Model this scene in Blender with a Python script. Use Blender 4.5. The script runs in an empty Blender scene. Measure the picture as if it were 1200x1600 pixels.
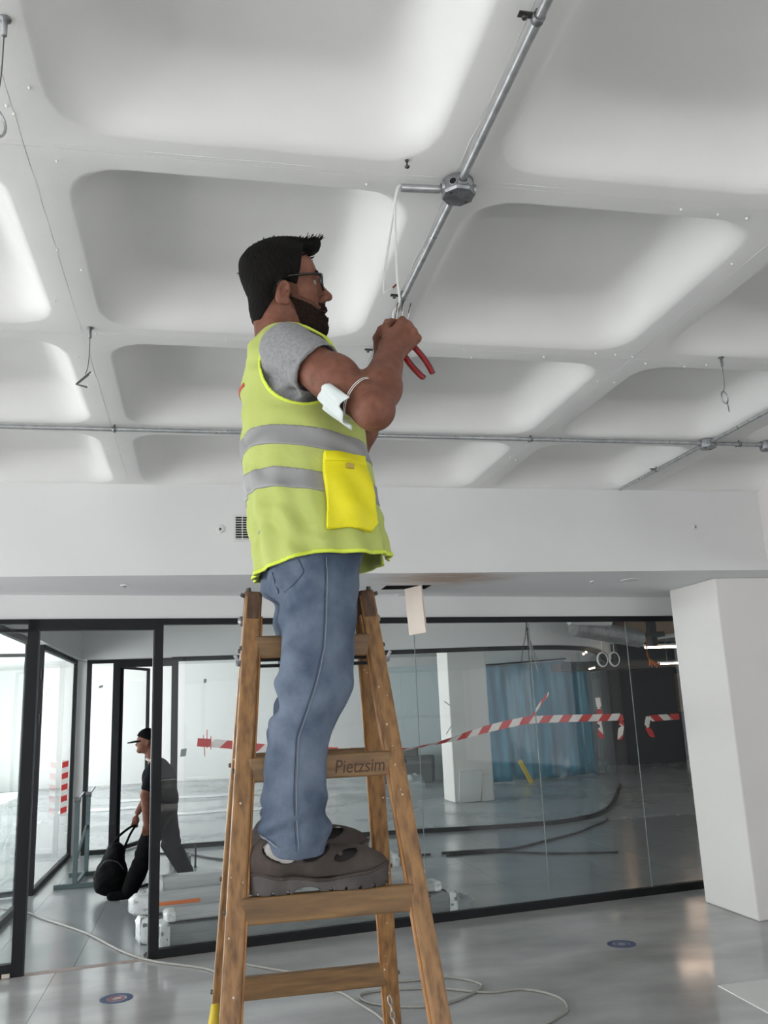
import bpy, bmesh, math, random
import numpy as np
from mathutils import Vector, Matrix

random.seed(7)
SC = bpy.context.scene
COL = SC.collection

# ------------------------------------------------------------------ camera
cam_data = bpy.data.cameras.new('camera')
cam = bpy.data.objects.new('camera', cam_data)
COL.objects.link(cam)
SC.camera = cam
YAW, PITCH, ROLL = 0.2112021, 0.2266872, -0.04233475
cam_data.sensor_fit = 'AUTO'
cam_data.sensor_width = 36.0
cam_data.lens = 1349.13 * 36.0 / 1600.0
cam_data.clip_start = 0.05
cam_data.clip_end = 200
_f = Vector((math.sin(YAW)*math.cos(PITCH), math.cos(YAW)*math.cos(PITCH), math.sin(PITCH)))
_r = Vector((math.cos(YAW), -math.sin(YAW), 0))
_u = _r.cross(_f)
_r2 = _r*math.cos(ROLL) + _u*math.sin(ROLL)
_u2 = -_r*math.sin(ROLL) + _u*math.cos(ROLL)
cam.matrix_world = Matrix(((_r2.x, _u2.x, -_f.x, 0), (_r2.y, _u2.y, -_f.y, 0), (_r2.z, _u2.z, -_f.z, 1.65), (0, 0, 0, 1)))

# ------------------------------------------------------------------ world, lights, exposure
W = bpy.data.worlds.new('world'); SC.world = W; W.use_nodes = True
W.node_tree.nodes['Background'].inputs[0].default_value = (0.80, 0.88, 1.0, 1)
W.node_tree.nodes['Background'].inputs[1].default_value = 1.0
SC.view_settings.view_transform = 'Standard'
SC.view_settings.look = 'None'
SC.view_settings.exposure = -0.20
SC.view_settings.gamma = 1.0
SC.view_settings.use_curve_mapping = False

def area_light(name, loc, direction, sx, sy, power, color=(1, 1, 1)):
    d = bpy.data.lights.new(name, 'AREA'); d.shape = 'RECTANGLE'; d.size = sx; d.size_y = sy
    d.energy = power; d.color = color
    o = bpy.data.objects.new(name, d); COL.objects.link(o); o.location = loc
    o.rotation_euler = Vector(direction).to_track_quat('-Z', 'Y').to_euler()
    return o
# daylight stand-ins at the window openings; the right one is added fill
area_light('window_daylight', (-7.45, 1.1, 1.32), (1, 0, 0), 11.2, 2.0, 490, (0.97, 0.985, 1.0))
area_light('window_daylight_rear', (0.5, -4.95, 1.70), (0, 1, 0), 9.0, 2.4, 80, (1.0, 0.99, 0.97))
area_light('fill_light_right', (8.9, 0.2, 1.5), (-1, 0, 0), 8.0, 2.0, 95, (0.98, 0.99, 1.0))  # added fill from the unseen right side, flattens the ceiling shading
area_light('corridor_daylight', (-5.2, 9.6, 1.6), (1, 0, 0), 4.2, 2.2, 240, (0.97, 0.985, 1.0))
area_light('far_room_daylight', (-6.4, 18.5, 1.75), (1, 0, -0.02), 10.0, 2.5, 700, (0.98, 0.99, 1.0))
sun_data = bpy.data.lights.new('sun', 'SUN'); sun_data.energy = 62.0; sun_data.angle = math.radians(0.8); sun_data.color = (1.0, 0.985, 0.96)
sun = bpy.data.objects.new('sun', sun_data); COL.objects.link(sun)
sun.rotation_euler = Vector((0.75, 0.60, -1.0)).to_track_quat('-Z', 'Y').to_euler()

# ------------------------------------------------------------------ materials
def lin(c):
    if isinstance(c, str):
        c = tuple(int(c[i:i+2], 16)/255 for i in (0, 2, 4))
    return tuple((x/12.92 if x <= 0.04045 else ((x+0.055)/1.055)**2.4) for x in c) + (1,)

MATS = {}
def mat(name, color, rough=0.6, metal=0.0, var=0.0, vscale=6.0, color2=None, bump=0.0, bscale=60.0,
        rvar=0.0, stretch=None, spec=0.5, detail=4.0, lo=0.35, hi=0.65, coat=0.0, trans=0.0):
    m = bpy.data.materials.new(name); m.use_nodes = True
    nt = m.node_tree; b = nt.nodes['Principled BSDF']
    b.inputs['Base Color'].default_value = lin(color)
    b.inputs['Roughness'].default_value = rough
    b.inputs['Metallic'].default_value = metal
    b.inputs['Specular IOR Level'].default_value = spec
    b.inputs['Coat Weight'].default_value = coat
    if trans:
        b.inputs['Transmission Weight'].default_value = trans
    tc = nt.nodes.new('ShaderNodeTexCoord')
    src = tc.outputs['Object']
    if stretch:
        mp = nt.nodes.new('ShaderNodeMapping'); mp.inputs['Scale'].default_value = stretch
        nt.links.new(src, mp.inputs['Vector']); src = mp.outputs['Vector']
    if var or color2:
        n = nt.nodes.new('ShaderNodeTexNoise'); n.inputs['Scale'].default_value = vscale; n.inputs['Detail'].default_value = detail
        nt.links.new(src, n.inputs['Vector'])
        r = nt.nodes.new('ShaderNodeValToRGB')
        c1 = lin(color)
        c2 = lin(color2) if color2 else tuple(max(0, min(1, x*(1-var))) for x in c1[:3]) + (1,)
        r.color_ramp.elements[0].color = c1; r.color_ramp.elements[1].color = c2
        r.color_ramp.elements[0].position = lo; r.color_ramp.elements[1].position = hi
        nt.links.new(n.outputs['Fac'], r.inputs['Fac']); nt.links.new(r.outputs['Color'], b.inputs['Base Color'])
        if rvar:
            mr = nt.nodes.new('ShaderNodeMapRange')
            mr.inputs['From Min'].default_value = 0.3; mr.inputs['From Max'].default_value = 0.7
            mr.inputs['To Min'].default_value = max(0.02, rough-rvar); mr.inputs['To Max'].default_value = rough+rvar
            nt.links.new(n.outputs['Fac'], mr.inputs['Value']); nt.links.new(mr.outputs['Result'], b.inputs['Roughness'])
    if bump:
        n2 = nt.nodes.new('ShaderNodeTexNoise'); n2.inputs['Scale'].default_value = bscale; n2.inputs['Detail'].default_value = 5
        nt.links.new(src, n2.inputs['Vector'])
        bp = nt.nodes.new('ShaderNodeBump'); bp.inputs['Strength'].default_value = bump; bp.inputs['Distance'].default_value = 0.01
        nt.links.new(n2.outputs['Fac'], bp.inputs['Height']); nt.links.new(bp.outputs['Normal'], b.inputs['Normal'])
    MATS[name] = m
    return m

def glass_mat(name, tint=(0.93, 0.97, 0.96), ior=1.45, haze=0.0, haze_col=(0.8, 0.85, 0.86)):
    m = bpy.data.materials.new(name); m.use_nodes = True; nt = m.node_tree
    nt.nodes.remove(nt.nodes['Principled BSDF']); out = nt.nodes['Material Output']
    tr = nt.nodes.new('ShaderNodeBsdfTransparent'); tr.inputs[0].default_value = tint + (1,)
    gl = nt.nodes.new('ShaderNodeBsdfGlossy'); gl.inputs['Roughness'].default_value = 0.01
    fr = nt.nodes.new('ShaderNodeFresnel'); fr.inputs['IOR'].default_value = ior
    mx = nt.nodes.new('ShaderNodeMixShader')
    ge = nt.nodes.new('ShaderNodeNewGeometry'); iv = nt.nodes.new('ShaderNodeMath'); iv.operation = 'SUBTRACT'; iv.inputs[0].default_value = 1.0
    nt.links.new(ge.outputs['Backfacing'], iv.inputs[1]); ml = nt.nodes.new('ShaderNodeMath'); ml.operation = 'MULTIPLY'
    nt.links.new(fr.outputs[0], ml.inputs[0]); nt.links.new(iv.outputs[0], ml.inputs[1])      # one reflection per pane: the entry face
    nt.links.new(ml.outputs[0], mx.inputs[0]); nt.links.new(tr.outputs[0], mx.inputs[1]); nt.links.new(gl.outputs[0], mx.inputs[2])
    last = mx.outputs[0]
    if haze:
        df = nt.nodes.new('ShaderNodeBsdfDiffuse'); df.inputs[0].default_value = haze_col + (1,)
        m2 = nt.nodes.new('ShaderNodeMixShader'); m2.inputs[0].default_value = haze
        nt.links.new(last, m2.inputs[1]); nt.links.new(df.outputs[0], m2.inputs[2]); last = m2.outputs[0]
    nt.links.new(last, out.inputs['Surface'])
    MATS[name] = m
    return m

def emit_mat(name, color, strength):
    m = bpy.data.materials.new(name); m.use_nodes = True; nt = m.node_tree
    b = nt.nodes['Principled BSDF']; b.inputs['Base Color'].default_value = lin(color)
    b.inputs['Emission Color'].default_value = lin(color); b.inputs['Emission Strength'].default_value = strength
    MATS[name] = m
    return m

mat('paint', 'dcdcda', 0.55, var=0.04, vscale=3, bump=0.05, bscale=140)
mat('paint_beam', 'dededd', 0.6, var=0.03, vscale=2, bump=0.03, bscale=90)
mat('paint_column', 'dedbd8', 0.6, var=0.03, vscale=2)
mat('paint_grey', '7c878b', 0.6, var=0.06, vscale=2)
mat('paint_dark', '2b2b2d', 0.5, var=0.2, vscale=3)
mat('frame', '17181a', 0.5, var=0.15, vscale=9, spec=0.3)
mat('frame_edge', '3c3e42', 0.35)
mat('concrete', 'bebebd', 0.12, vscale=1.7, color2='8f8f8f', rvar=0.05, detail=10, lo=0.3, hi=0.75, stretch=(0.7, 1.3, 1))
mat('concrete_inside', '9a9d9e', 0.2, vscale=1.1, color2='878b8d', rvar=0.07, detail=8)
mat('concrete_far', 'b0b3b4', 0.25, vscale=0.8, color2='93989a', rvar=0.08, detail=8)
mat('joint', '4a4b4c', 0.9)
mat('threshold', 'a3948d', 0.6, var=0.15, vscale=10)
mat('galvanised', 'b6b8b9', 0.36, metal=0.7, var=0.25, vscale=25, rvar=0.1)
mat('galvanised_dark', '8f9193', 0.42, metal=0.75, var=0.35, vscale=30, rvar=0.1)
mat('steel_wire', '6d6d6d', 0.4, metal=0.8)
mat('screw', '5a5a58', 0.45, metal=0.8)
mat('white_cable', 'd9d9d6', 0.5)
mat('grey_cable', '97958f', 0.55, var=0.1, vscale=30)
mat('black_cable', '2a2a2a', 0.5)
mat('plastic_white', 'd6d5d2', 0.5)
mat('pane_seal', '77807f', 0.8, spec=0.1)
mat('void_shade', '0c0c0d', 0.9)  # near-black colour standing in for the shade inside openings
mat('gypsum', 'd3c6ba', 0.75, var=0.05, vscale=8)
mat('wood', '987044', 0.4, vscale=5.0, color2='64462a', stretch=(14, 14, 1.6), detail=7, bump=0.12, bscale=8, rvar=0.1, lo=0.38, hi=0.72)
mat('wood_rung', '83633c', 0.5, vscale=5.0, color2='5b432a', stretch=(1.6, 14, 14), detail=7, bump=0.12, bscale=8, lo=0.35, hi=0.75)
mat('wood_top', '674a35', 0.5, vscale=6.0, color2='432f22', stretch=(14, 14, 2), detail=7)
mat('wood_edge_highlight', 'ad7a44', 0.4, vscale=6, color2='8a5c30', stretch=(14, 14, 1.6))  # lighter edge wood with its highlight put into the colour
mat('paint_splash', 'c9beb0', 0.6)
mat('ink', '4a3524', 0.7)
mat('skin', '7d5242', 0.62, vscale=35, color2='6a4334', detail=3, bump=0.08, bscale=260, spec=0.3)
mat('lip', '8e5648', 0.5)
mat('hair', '120f0d', 0.8, vscale=90, color2='090807', bump=0.35, bscale=500, spec=0.15)
mat('beard', '2b1e17', 0.85, vscale=260, color2='140d0a', bump=0.4, bscale=600, spec=0.15)
mat('stubble', '6a483a', 0.8, vscale=420, color2='553a2f', spec=0.15)
mat('eye_white', '8f8780', 0.3)
mat('iris', '24160e', 0.2)
mat('glasses', '141012', 0.25)
mat('tshirt', '8f8f90', 0.9, vscale=120, color2='808082', bump=0.3, bscale=40)
mat('vest', 'b3bd6a', 0.85, vscale=4, color2='aab561', bump=0.35, bscale=22)
mat('vest_trim', 'cbdc46', 0.7)
mat('pocket_yellow', 'e6dc08', 0.6, var=0.06, vscale=8, bump=0.1, bscale=300)
mat('tape_silver', '8d8d8d', 0.5, metal=0.15, var=0.06, vscale=30, bump=0.08, bscale=500)
mat('print_red', 'b0473f', 0.7)
mat('tag_tan', 'b9a14a', 0.7)
mat('denim', '707b8b', 0.95, vscale=9, color2='475365', bump=0.5, bscale=45, detail=8, lo=0.32, hi=0.68, spec=0.1)
mat('denim_dark', '3b475b', 0.85)
mat('stitch', '7d8490', 0.9)
mat('rivet_dark', '2c2826', 0.6)
mat('suede', '4b423d', 0.85, vscale=14, color2='3a322e', bump=0.2, bscale=120)
mat('suede_dark', '1e1a19', 0.9)
mat('sole', '55504d', 0.7, vscale=12, color2='3d3937', bump=0.1, bscale=60)
mat('sock', 'c9c4bf', 0.9, var=0.08, vscale=40)
mat('mask_cloth', 'd2dad8', 0.85, var=0.04, vscale=20)
mat('plier_red', '8e1f23', 0.35)
mat('plier_dark', '22222c', 0.4)
mat('chrome', 'a9abad', 0.25, metal=1.0)
mat('copper', '6b3a25', 0.4, metal=0.6)
mat('black_cloth', '0c0c0e', 0.9, var=0.2, vscale=8, spec=0.1)
mat('navy_cloth', '101217', 0.9, var=0.2, vscale=8, spec=0.1)
mat('bag', '08080a', 0.8, var=0.2, vscale=10, spec=0.15)
mat('stand_green', '5f7072', 0.45, var=0.15, vscale=8)
mat('yellow', 'c9b02a', 0.55)
mat('tape_red', 'c22f2c', 0.5)
mat('tape_white', 'dcd6d2', 0.5)
mat('wrap_white', 'e3e6e6', 0.25, var=0.08, vscale=20, bump=0.8, bscale=45)
mat('profile_grey', '85898a', 0.3, var=0.12, vscale=4, stretch=(1, 12, 12))
mat('profile_light', 'b4b7b7', 0.28, var=0.1, vscale=4, stretch=(1, 12, 12))
mat('orange', 'd3702b', 0.6)
mat('label_grey', '8f9594', 0.7, var=0.2, vscale=60)
mat('blue_sheet', '4aa3bf', 0.3, vscale=1.6, color2='2a7391', stretch=(3, 1, 0.5), bump=0.6, bscale=6)
mat('plastic_clear', 'aeb4b6', 0.25, vscale=3, color2='8d9598', stretch=(4, 4, 0.6), bump=0.6, bscale=9)
mat('duct', 'a3a3a2', 0.4, metal=0.5, var=0.2, vscale=6, bump=0.7, bscale=20)
mat('sticker_blue', '4a5576', 0.5)
mat('sticker_red', '8a5560', 0.5)
mat('white_board', 'e4e4e2', 0.6)
mat('stone_dark', '45484a', 0.8, var=0.2, vscale=3)
mat('mortar', '8e7a66', 0.8, var=0.15, vscale=2)
glass_mat('glass', (0.975, 0.985, 0.98), 1.42, 0.008)
glass_mat('glass_back', (0.965, 0.985, 0.98), 1.4, 0.012)
glass_mat('lens', (0.93, 0.93, 0.93), 1.01)
glass_mat('film', (0.9, 0.93, 0.94), 1.45, 0.25)
emit_mat('tube_warm', 'ffe0c8', 22.0)
emit_mat('lamp_amber', 'ffc98a', 14.0)

# soffit paint with the brown water stain around the access hole (a stain with a shape of its own)
def stain_mat():
    m = mat('paint_soffit', 'e6e6e7', 0.6, var=0.03, vscale=2)
    nt = m.node_tree; b = nt.nodes['Principled BSDF']
    base = b.inputs['Base Color'].links[0].from_socket
    tc = nt.nodes.new('ShaderNodeTexCoord')
    mp = nt.nodes.new('ShaderNodeMapping')
    mp.inputs['Location'].default_value = (-1.78*1.35, -6.18*1.75, 0); mp.inputs['Scale'].default_value = (1.35, 1.75, 0)
    nt.links.new(tc.outputs['Object'], mp.inputs['Vector'])
    g = nt.nodes.new('ShaderNodeTexGradient'); g.gradient_type = 'SPHERICAL'
    nt.links.new(mp.outputs['Vector'], g.inputs['Vector'])
    n = nt.nodes.new('ShaderNodeTexNoise'); n.inputs['Scale'].default_value = 4; n.inputs['Detail'].default_value = 6
    mp2 = nt.nodes.new('ShaderNodeMapping'); mp2.inputs['Scale'].default_value = (1, 4, 1)
    nt.links.new(tc.outputs['Object'], mp2.inputs['Vector']); nt.links.new(mp2.outputs['Vector'], n.inputs['Vector'])
    mu = nt.nodes.new('ShaderNodeMath'); mu.operation = 'MULTIPLY'
    nt.links.new(g.outputs['Fac'], mu.inputs[0]); nt.links.new(n.outputs['Fac'], mu.inputs[1])
    r = nt.nodes.new('ShaderNodeMapRange'); r.inputs['From Min'].default_value = 0.08; r.inputs['From Max'].default_value = 0.40
    r.inputs['To Max'].default_value = 0.75
    nt.links.new(mu.outputs[0], r.inputs['Value'])
    mix = nt.nodes.new('ShaderNodeMix'); mix.data_type = 'RGBA'
    nt.links.new(r.outputs['Result'], mix.inputs['Factor']); nt.links.new(base, mix.inputs['A'])
    mix.inputs['B'].default_value = lin('a98468')
    nt.links.new(mix.outputs['Result'], b.inputs['Base Color'])
stain_mat()

# ------------------------------------------------------------------ helpers
def tag(o, label=None, cat=None, group=None, kind=None):
    if label: o['label'] = label
    if cat: o['category'] = cat
    if group: o['group'] = group
    if kind: o['kind'] = kind
    return o

def mesh_obj(name, verts, faces, m, parent=None, origin=(0, 0, 0), smooth=False):
    """verts in world space; origin = world position of the new object (top level) or of its root (child)"""
    me = bpy.data.meshes.new(name)
    V = np.asarray(verts, dtype=float) - np.asarray(origin, dtype=float)
    me.from_pydata([tuple(v) for v in V], [], [tuple(f) for f in faces])
    me.materials.append(MATS[m]); me.update()
    if smooth:
        me.polygons.foreach_set('use_smooth', [True]*len(me.polygons))
    o = bpy.data.objects.new(name, me); COL.objects.link(o)
    if parent is not None:
        o.parent = parent
    else:
        o.location = origin
    return o

def empty(name, loc, label=None, cat=None, group=None, kind=None):
    o = bpy.data.objects.new(name, None); COL.objects.link(o); o.location = loc; o.empty_display_size = 0.1
    return tag(o, label, cat, group, kind)

class MB:
    """collects shapes (world coordinates) into one mesh"""
    def __init__(self): self.v = []; self.f = []
    def add(self, vs, fs):
        n = len(self.v); self.v += [tuple(map(float, p)) for p in vs]; self.f += [tuple(i+n for i in q) for q in fs]; return self
    def box(self, lo, hi):
        x0, y0, z0 = lo; x1, y1, z1 = hi
        return self.add([(x0,y0,z0),(x1,y0,z0),(x1,y1,z0),(x0,y1,z0),(x0,y0,z1),(x1,y0,z1),(x1,y1,z1),(x0,y1,z1)],
                        [(0,3,2,1),(4,5,6,7),(0,1,5,4),(1,2,6,5),(2,3,7,6),(3,0,4,7)])
    def obox(self, c, ax, ay, az, hx, hy, hz):
        c = Vector(c); ax = Vector(ax).normalized()*hx; ay = Vector(ay).normalized()*hy; az = Vector(az).normalized()*hz
        P = [c+ax*i+ay*j+az*k for k in (-1, 1) for (i, j) in ((-1,-1),(1,-1),(1,1),(-1,1))]
        return self.add(P, [(0,3,2,1),(4,5,6,7),(0,1,5,4),(1,2,6,5),(2,3,7,6),(3,0,4,7)])
    def bbox(self, c, ax, ay, az, hx, hy, hz, b):
        """box with bevelled edges"""
        c = Vector(c); ax = Vector(ax).normalized(); ay = Vector(ay).normalized(); az = Vector(az).normalized()
        bm = bmesh.new(); bmesh.ops.create_cube(bm, size=2.0)
        for v in bm.verts: v.co = Vector((v.co.x*hx, v.co.y*hy, v.co.z*hz))
        bmesh.ops.bevel(bm, geom=list(bm.edges), offset=b, segments=2, profile=0.5, affect='EDGES')
        bm.verts.index_update()
        self.add([c+ax*v.co.x+ay*v.co.y+az*v.co.z for v in bm.verts], [[v.index for v in f.verts] for f in bm.faces]); bm.free()
        return self
    def tube(self, pts, r, n=8, cap=True, closed=False):
        pts = [Vector(p) for p in pts]; m = len(pts)
        rs = r if hasattr(r, '__len__') else [r]*m
        t0 = (pts[1]-pts[0]).normalized(); up = Vector((0, 0, 1)) if abs(t0.z) < 0.9 else Vector((1, 0, 0))
        nrm = (up - t0*up.dot(t0)).normalized(); vs = []
        for i, p in enumerate(pts):
            if closed: t = (pts[(i+1) % m]-pts[i-1]).normalized()
            else: t = (pts[min(i+1, m-1)]-pts[max(i-1, 0)]).normalized()
            nrm = (nrm - t*nrm.dot(t)).normalized(); b = t.cross(nrm)
            for k in range(n):
                a = 2*math.pi*k/n; vs.append(p + nrm*(math.cos(a)*rs[i]) + b*(math.sin(a)*rs[i]))
        fs = []
        for i in range(m if closed else m-1):
            j = (i+1) % m
            for k in range(n):
                fs.append((i*n+k, i*n+(k+1) % n, j*n+(k+1) % n, j*n+k))
        if cap and not closed:
            fs.append(tuple(range(n-1, -1, -1))); fs.append(tuple((m-1)*n+k for k in range(n)))
        return self.add(vs, fs)
    def lathe(self, c, axis, prof, n=20, cap=True):
        """prof = [(distance along axis, radius)]"""
        c = Vector(c); ax = Vector(axis).normalized(); up = Vector((0, 0, 1)) if abs(ax.z) < 0.9 else Vector((1, 0, 0))
        e1 = (up-ax*up.dot(ax)).normalized(); e2 = ax.cross(e1); vs = []
        for (d, r) in prof:
            for k in range(n):
                a = 2*math.pi*k/n; vs.append(c+ax*d+e1*(r*math.cos(a))+e2*(r*math.sin(a)))
        fs = []
        for i in range(len(prof)-1):
            for k in range(n):
                fs.append((i*n+k, i*n+(k+1) % n, (i+1)*n+(k+1) % n, (i+1)*n+k))
        if cap:
            fs.append(tuple(range(n-1, -1, -1))); fs.append(tuple((len(prof)-1)*n+k for k in range(n)))
        return self.add(vs, fs)
    def prism(self, poly, z0, z1):
        n = len(poly)
        return self.add([(x, y, z0) for x, y in poly]+[(x, y, z1) for x, y in poly],
                        [tuple(range(n-1, -1, -1)), tuple(range(n, 2*n))]+[(i, (i+1) % n, n+(i+1) % n, n+i) for i in range(n)])
    def grid(self, P):
        """P[i][j] points -> quads"""
        a, b = len(P), len(P[0])
        return self.add([p for row in P for p in row], [(i*b+j, i*b+j+1, (i+1)*b+j+1, (i+1)*b+j) for i in range(a-1) for j in range(b-1)])
    def sheet(self, P, th):
        """a grid of points given a real thickness (closed)"""
        P = [[Vector(p) for p in row] for row in P]; a, b = len(P), len(P[0]); top = []; bot = []
        for i in range(a):
            for j in range(b):
                du = P[min(i+1, a-1)][j]-P[max(i-1, 0)][j]; dv = P[i][min(j+1, b-1)]-P[i][max(j-1, 0)]
                n = du.cross(dv); n = n.normalized() if n.length > 1e-9 else Vector((0, 0, 1))
                top.append(P[i][j]+n*th/2); bot.append(P[i][j]-n*th/2)
        N = a*b; F = []
        for i in range(a-1):
            for j in range(b-1):
                q = (i*b+j, i*b+j+1, (i+1)*b+j+1, (i+1)*b+j)
                F.append(q); F.append(tuple(N+x for x in q[::-1]))
        per = [j for j in range(b)]+[i*b+b-1 for i in range(1, a)]+[(a-1)*b+j for j in range(b-2, -1, -1)]+[i*b for i in range(a-2, 0, -1)]
        for x, y in zip(per, per[1:]+per[:1]):
            F.append((y, x, N+x, N+y))
        return self.add(top+bot, F)
    def build(self, name, m, parent=None, origin=(0, 0, 0), smooth=False):
        return mesh_obj(name, self.v, self.f, m, parent, origin, smooth)

def smooth_path(pts, n=8):
    """Catmull-Rom through pts"""
    pts = [Vector(p) for p in pts]; out = []
    for i in range(len(pts)-1):
        p0 = pts[max(i-1, 0)]; p1 = pts[i]; p2 = pts[i+1]; p3 = pts[min(i+2, len(pts)-1)]
        for k in range(n):
            t = k/n
            out.append(0.5*((2*p1)+(p2-p0)*t+(2*p0-5*p1+4*p2-p3)*t*t+(3*p1-p0-3*p2+p3)*t**3))
    out.append(pts[-1]); return out

def copy_tree(o, loc=None, parent=None):
    c = o.copy(); COL.objects.link(c)
    if parent is not None: c.parent = parent
    if loc is not None: c.location = loc
    for ch in list(o.children): copy_tree(ch, None, c)
    return c

# ------------------------------------------------------------------ signed-distance modelling (for bodies and clothes)
class Field:
    def __init__(self, lo, hi, h):
        self.lo = np.array(lo, float); self.h = h
        self.n = np.ceil((np.array(hi)-self.lo)/h).astype(int)+1
        self.a = np.full(self.n, 1.0, np.float32)
    def axes(self, sl=None):
        out = []
        for k in range(3):
            i = np.arange(self.n[k], dtype=np.float32)
            if sl: i = i[sl[k]]
            shp = [1, 1, 1]; shp[k] = -1
            out.append((self.lo[k]+i*self.h).reshape(shp).astype(np.float32))
        return out
    def win(self, lo, hi, m):
        s = []
        for k in range(3):
            i0 = max(0, int((lo[k]-m-self.lo[k])/self.h)); i1 = min(self.n[k], int((hi[k]+m-self.lo[k])/self.h)+2)
            s.append(slice(i0, max(i0+1, i1)))
        return tuple(s)
    def put(self, fn, lo, hi, k=0.0, mode='add'):
        s = self.win(lo, hi, max(k, 0.012)+0.012); X, Y, Z = self.axes(s)
        d = fn(X, Y, Z).astype(np.float32); a = self.a[s]
        if mode == 'add':
            if k > 0:
                h = np.clip(0.5+0.5*(d-a)/k, 0, 1); self.a[s] = d*(1-h)+a*h-k*h*(1-h)
            else: self.a[s] = np.minimum(a, d)
        elif mode == 'sub':
            d = -d
            if k > 0:
                h = np.clip(0.5-0.5*(d-a)/k, 0, 1); self.a[s] = d*(1-h)+a*h+k*h*(1-h)
            else: self.a[s] = np.maximum(a, d)
    def ell(self, c, r, k=0.0, R=None, mode='add'):
        c = np.array(c, float); r = np.array(r, float)
        def fn(X, Y, Z):
            x, y, z = X-c[0], Y-c[1], Z-c[2]
            if R is not None:
                x, y, z = (R[0][0]*x+R[1][0]*y+R[2][0]*z, R[0][1]*x+R[1][1]*y+R[2][1]*z, R[0][2]*x+R[1][2]*y+R[2][2]*z)
            k0 = np.sqrt((x/r[0])**2+(y/r[1])**2+(z/r[2])**2); k1 = np.sqrt((x/r[0]**2)**2+(y/r[1]**2)**2+(z/r[2]**2)**2)
            return k0*(k0-1)/np.maximum(k1, 1e-6)
        e = r if R is None else np.full(3, r.max())
        self.put(fn, c-e, c+e, k, mode)
    def cone(self, a, b, ra, rb, k=0.0, mode='add'):
        a = np.array(a, float); b = np.array(b, float); d = b-a; dd = d@d
        def fn(X, Y, Z):
            t = np.clip(((X-a[0])*d[0]+(Y-a[1])*d[1]+(Z-a[2])*d[2])/dd, 0, 1)
            return np.sqrt((X-a[0]-t*d[0])**2+(Y-a[1]-t*d[1])**2+(Z-a[2]-t*d[2])**2)-(ra+(rb-ra)*t)
        m = max(ra, rb); self.put(fn, np.minimum(a, b)-m, np.maximum(a, b)+m, k, mode)
    def chain(self, pts, rs, k=0.0):
        for i in range(len(pts)-1): self.cone(pts[i], pts[i+1], rs[i], rs[i+1], k if i else k)
    def mesh(self, arr=None):
        a = self.a if arr is None else arr
        s = a < 0
        nx, ny, nz = a.shape
        allc = s[:-1, :-1, :-1].astype(np.int8)
        cnt = np.zeros((nx-1, ny-1, nz-1), np.int8)
        for i in (0, 1):
            for j in (0, 1):
                for k in (0, 1):
                    cnt += s[i:nx-1+i, j:ny-1+j, k:nz-1+k]
        act = np.argwhere((cnt > 0) & (cnt < 8))
        idx = np.full((nx-1, ny-1, nz-1), -1, np.int32); idx[act[:, 0], act[:, 1], act[:, 2]] = np.arange(len(act))
        acc = np.zeros((len(act), 3)); num = np.zeros(len(act))
        cs = [(i, j, k) for i in (0, 1) for j in (0, 1) for k in (0, 1)]
        val = {c: a[act[:, 0]+c[0], act[:, 1]+c[1], act[:, 2]+c[2]].astype(float) for c in cs}
        for c in cs:
            for ax in range(3):
                if c[ax] == 0:
                    e = list(c); e[ax] = 1; e = tuple(e); v0, v1 = val[c], val[e]
                    m = (v0 < 0) != (v1 < 0); t = np.where(m, v0/np.where(m, v0-v1, 1), 0)
                    p = np.tile(np.array(c, float), (len(act), 1)); p[:, ax] = t
                    acc[m] += p[m]; num[m] += 1
        V = self.lo+(act+acc/num[:, None])*self.h
        F = []
        for ax in range(3):
            sl0 = [slice(None)]*3; sl1 = [slice(None)]*3; sl0[ax] = slice(0, -1); sl1[ax] = slice(1, None)
            d = s[tuple(sl0)].astype(np.int8)-s[tuple(sl1)].astype(np.int8)
            o1, o2 = [q for q in range(3) if q != ax]
            e = np.argwhere(d != 0); dv = d[e[:, 0], e[:, 1], e[:, 2]]
            ok = (e[:, o1] > 0) & (e[:, o2] > 0) & (e[:, o1] < a.shape[o1]-1) & (e[:, o2] < a.shape[o2]-1)
            e = e[ok]; dv = dv[ok]
            def at(d1, d2):
                q = e.copy(); q[:, o1] -= d1; q[:, o2] -= d2; return idx[q[:, 0], q[:, 1], q[:, 2]]
            Q = np.stack([at(1, 1), at(0, 1), at(0, 0), at(1, 0)], 1)
            flip = (dv < 0) != (ax == 1)
            Q[flip] = Q[flip][:, ::-1]; F.append(Q)
        F = np.concatenate(F); F = F[(F >= 0).all(1)]
        return V, F
    def build(self, name, m, parent=None, origin=(0, 0, 0), arr=None, relax=0):
        V, F = self.mesh(arr)
        if relax:
            E = np.concatenate([F[:, [0, 1]], F[:, [1, 2]], F[:, [2, 3]], F[:, [3, 0]]])
            deg = np.bincount(E.ravel(), minlength=len(V)).astype(float)
            for _ in range(relax):
                S = np.zeros_like(V)
                for c in range(3):
                    S[:, c] = np.bincount(E[:, 0], weights=V[E[:, 1], c], minlength=len(V))+np.bincount(E[:, 1], weights=V[E[:, 0], c], minlength=len(V))
                V = V*0.5+0.5*S/np.maximum(deg, 1)[:, None]
        me = bpy.data.meshes.new(name)
        V = (V-np.asarray(origin, float)).astype(np.float32); F = F.astype(np.int32)
        me.vertices.add(len(V)); me.vertices.foreach_set('co', V.ravel())
        me.loops.add(F.size); me.loops.foreach_set('vertex_index', F.ravel())
        me.polygons.add(len(F)); me.polygons.foreach_set('loop_start', np.arange(0, F.size, 4, dtype=np.int32))
        me.polygons.foreach_set('use_smooth', np.ones(len(F), bool))
        me.update(calc_edges=True); me.validate()
        me.materials.append(MATS[m])
        o = bpy.data.objects.new(name, me); COL.objects.link(o)
        if parent is not None: o.parent = parent
        else: o.location = origin
        return o

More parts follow.
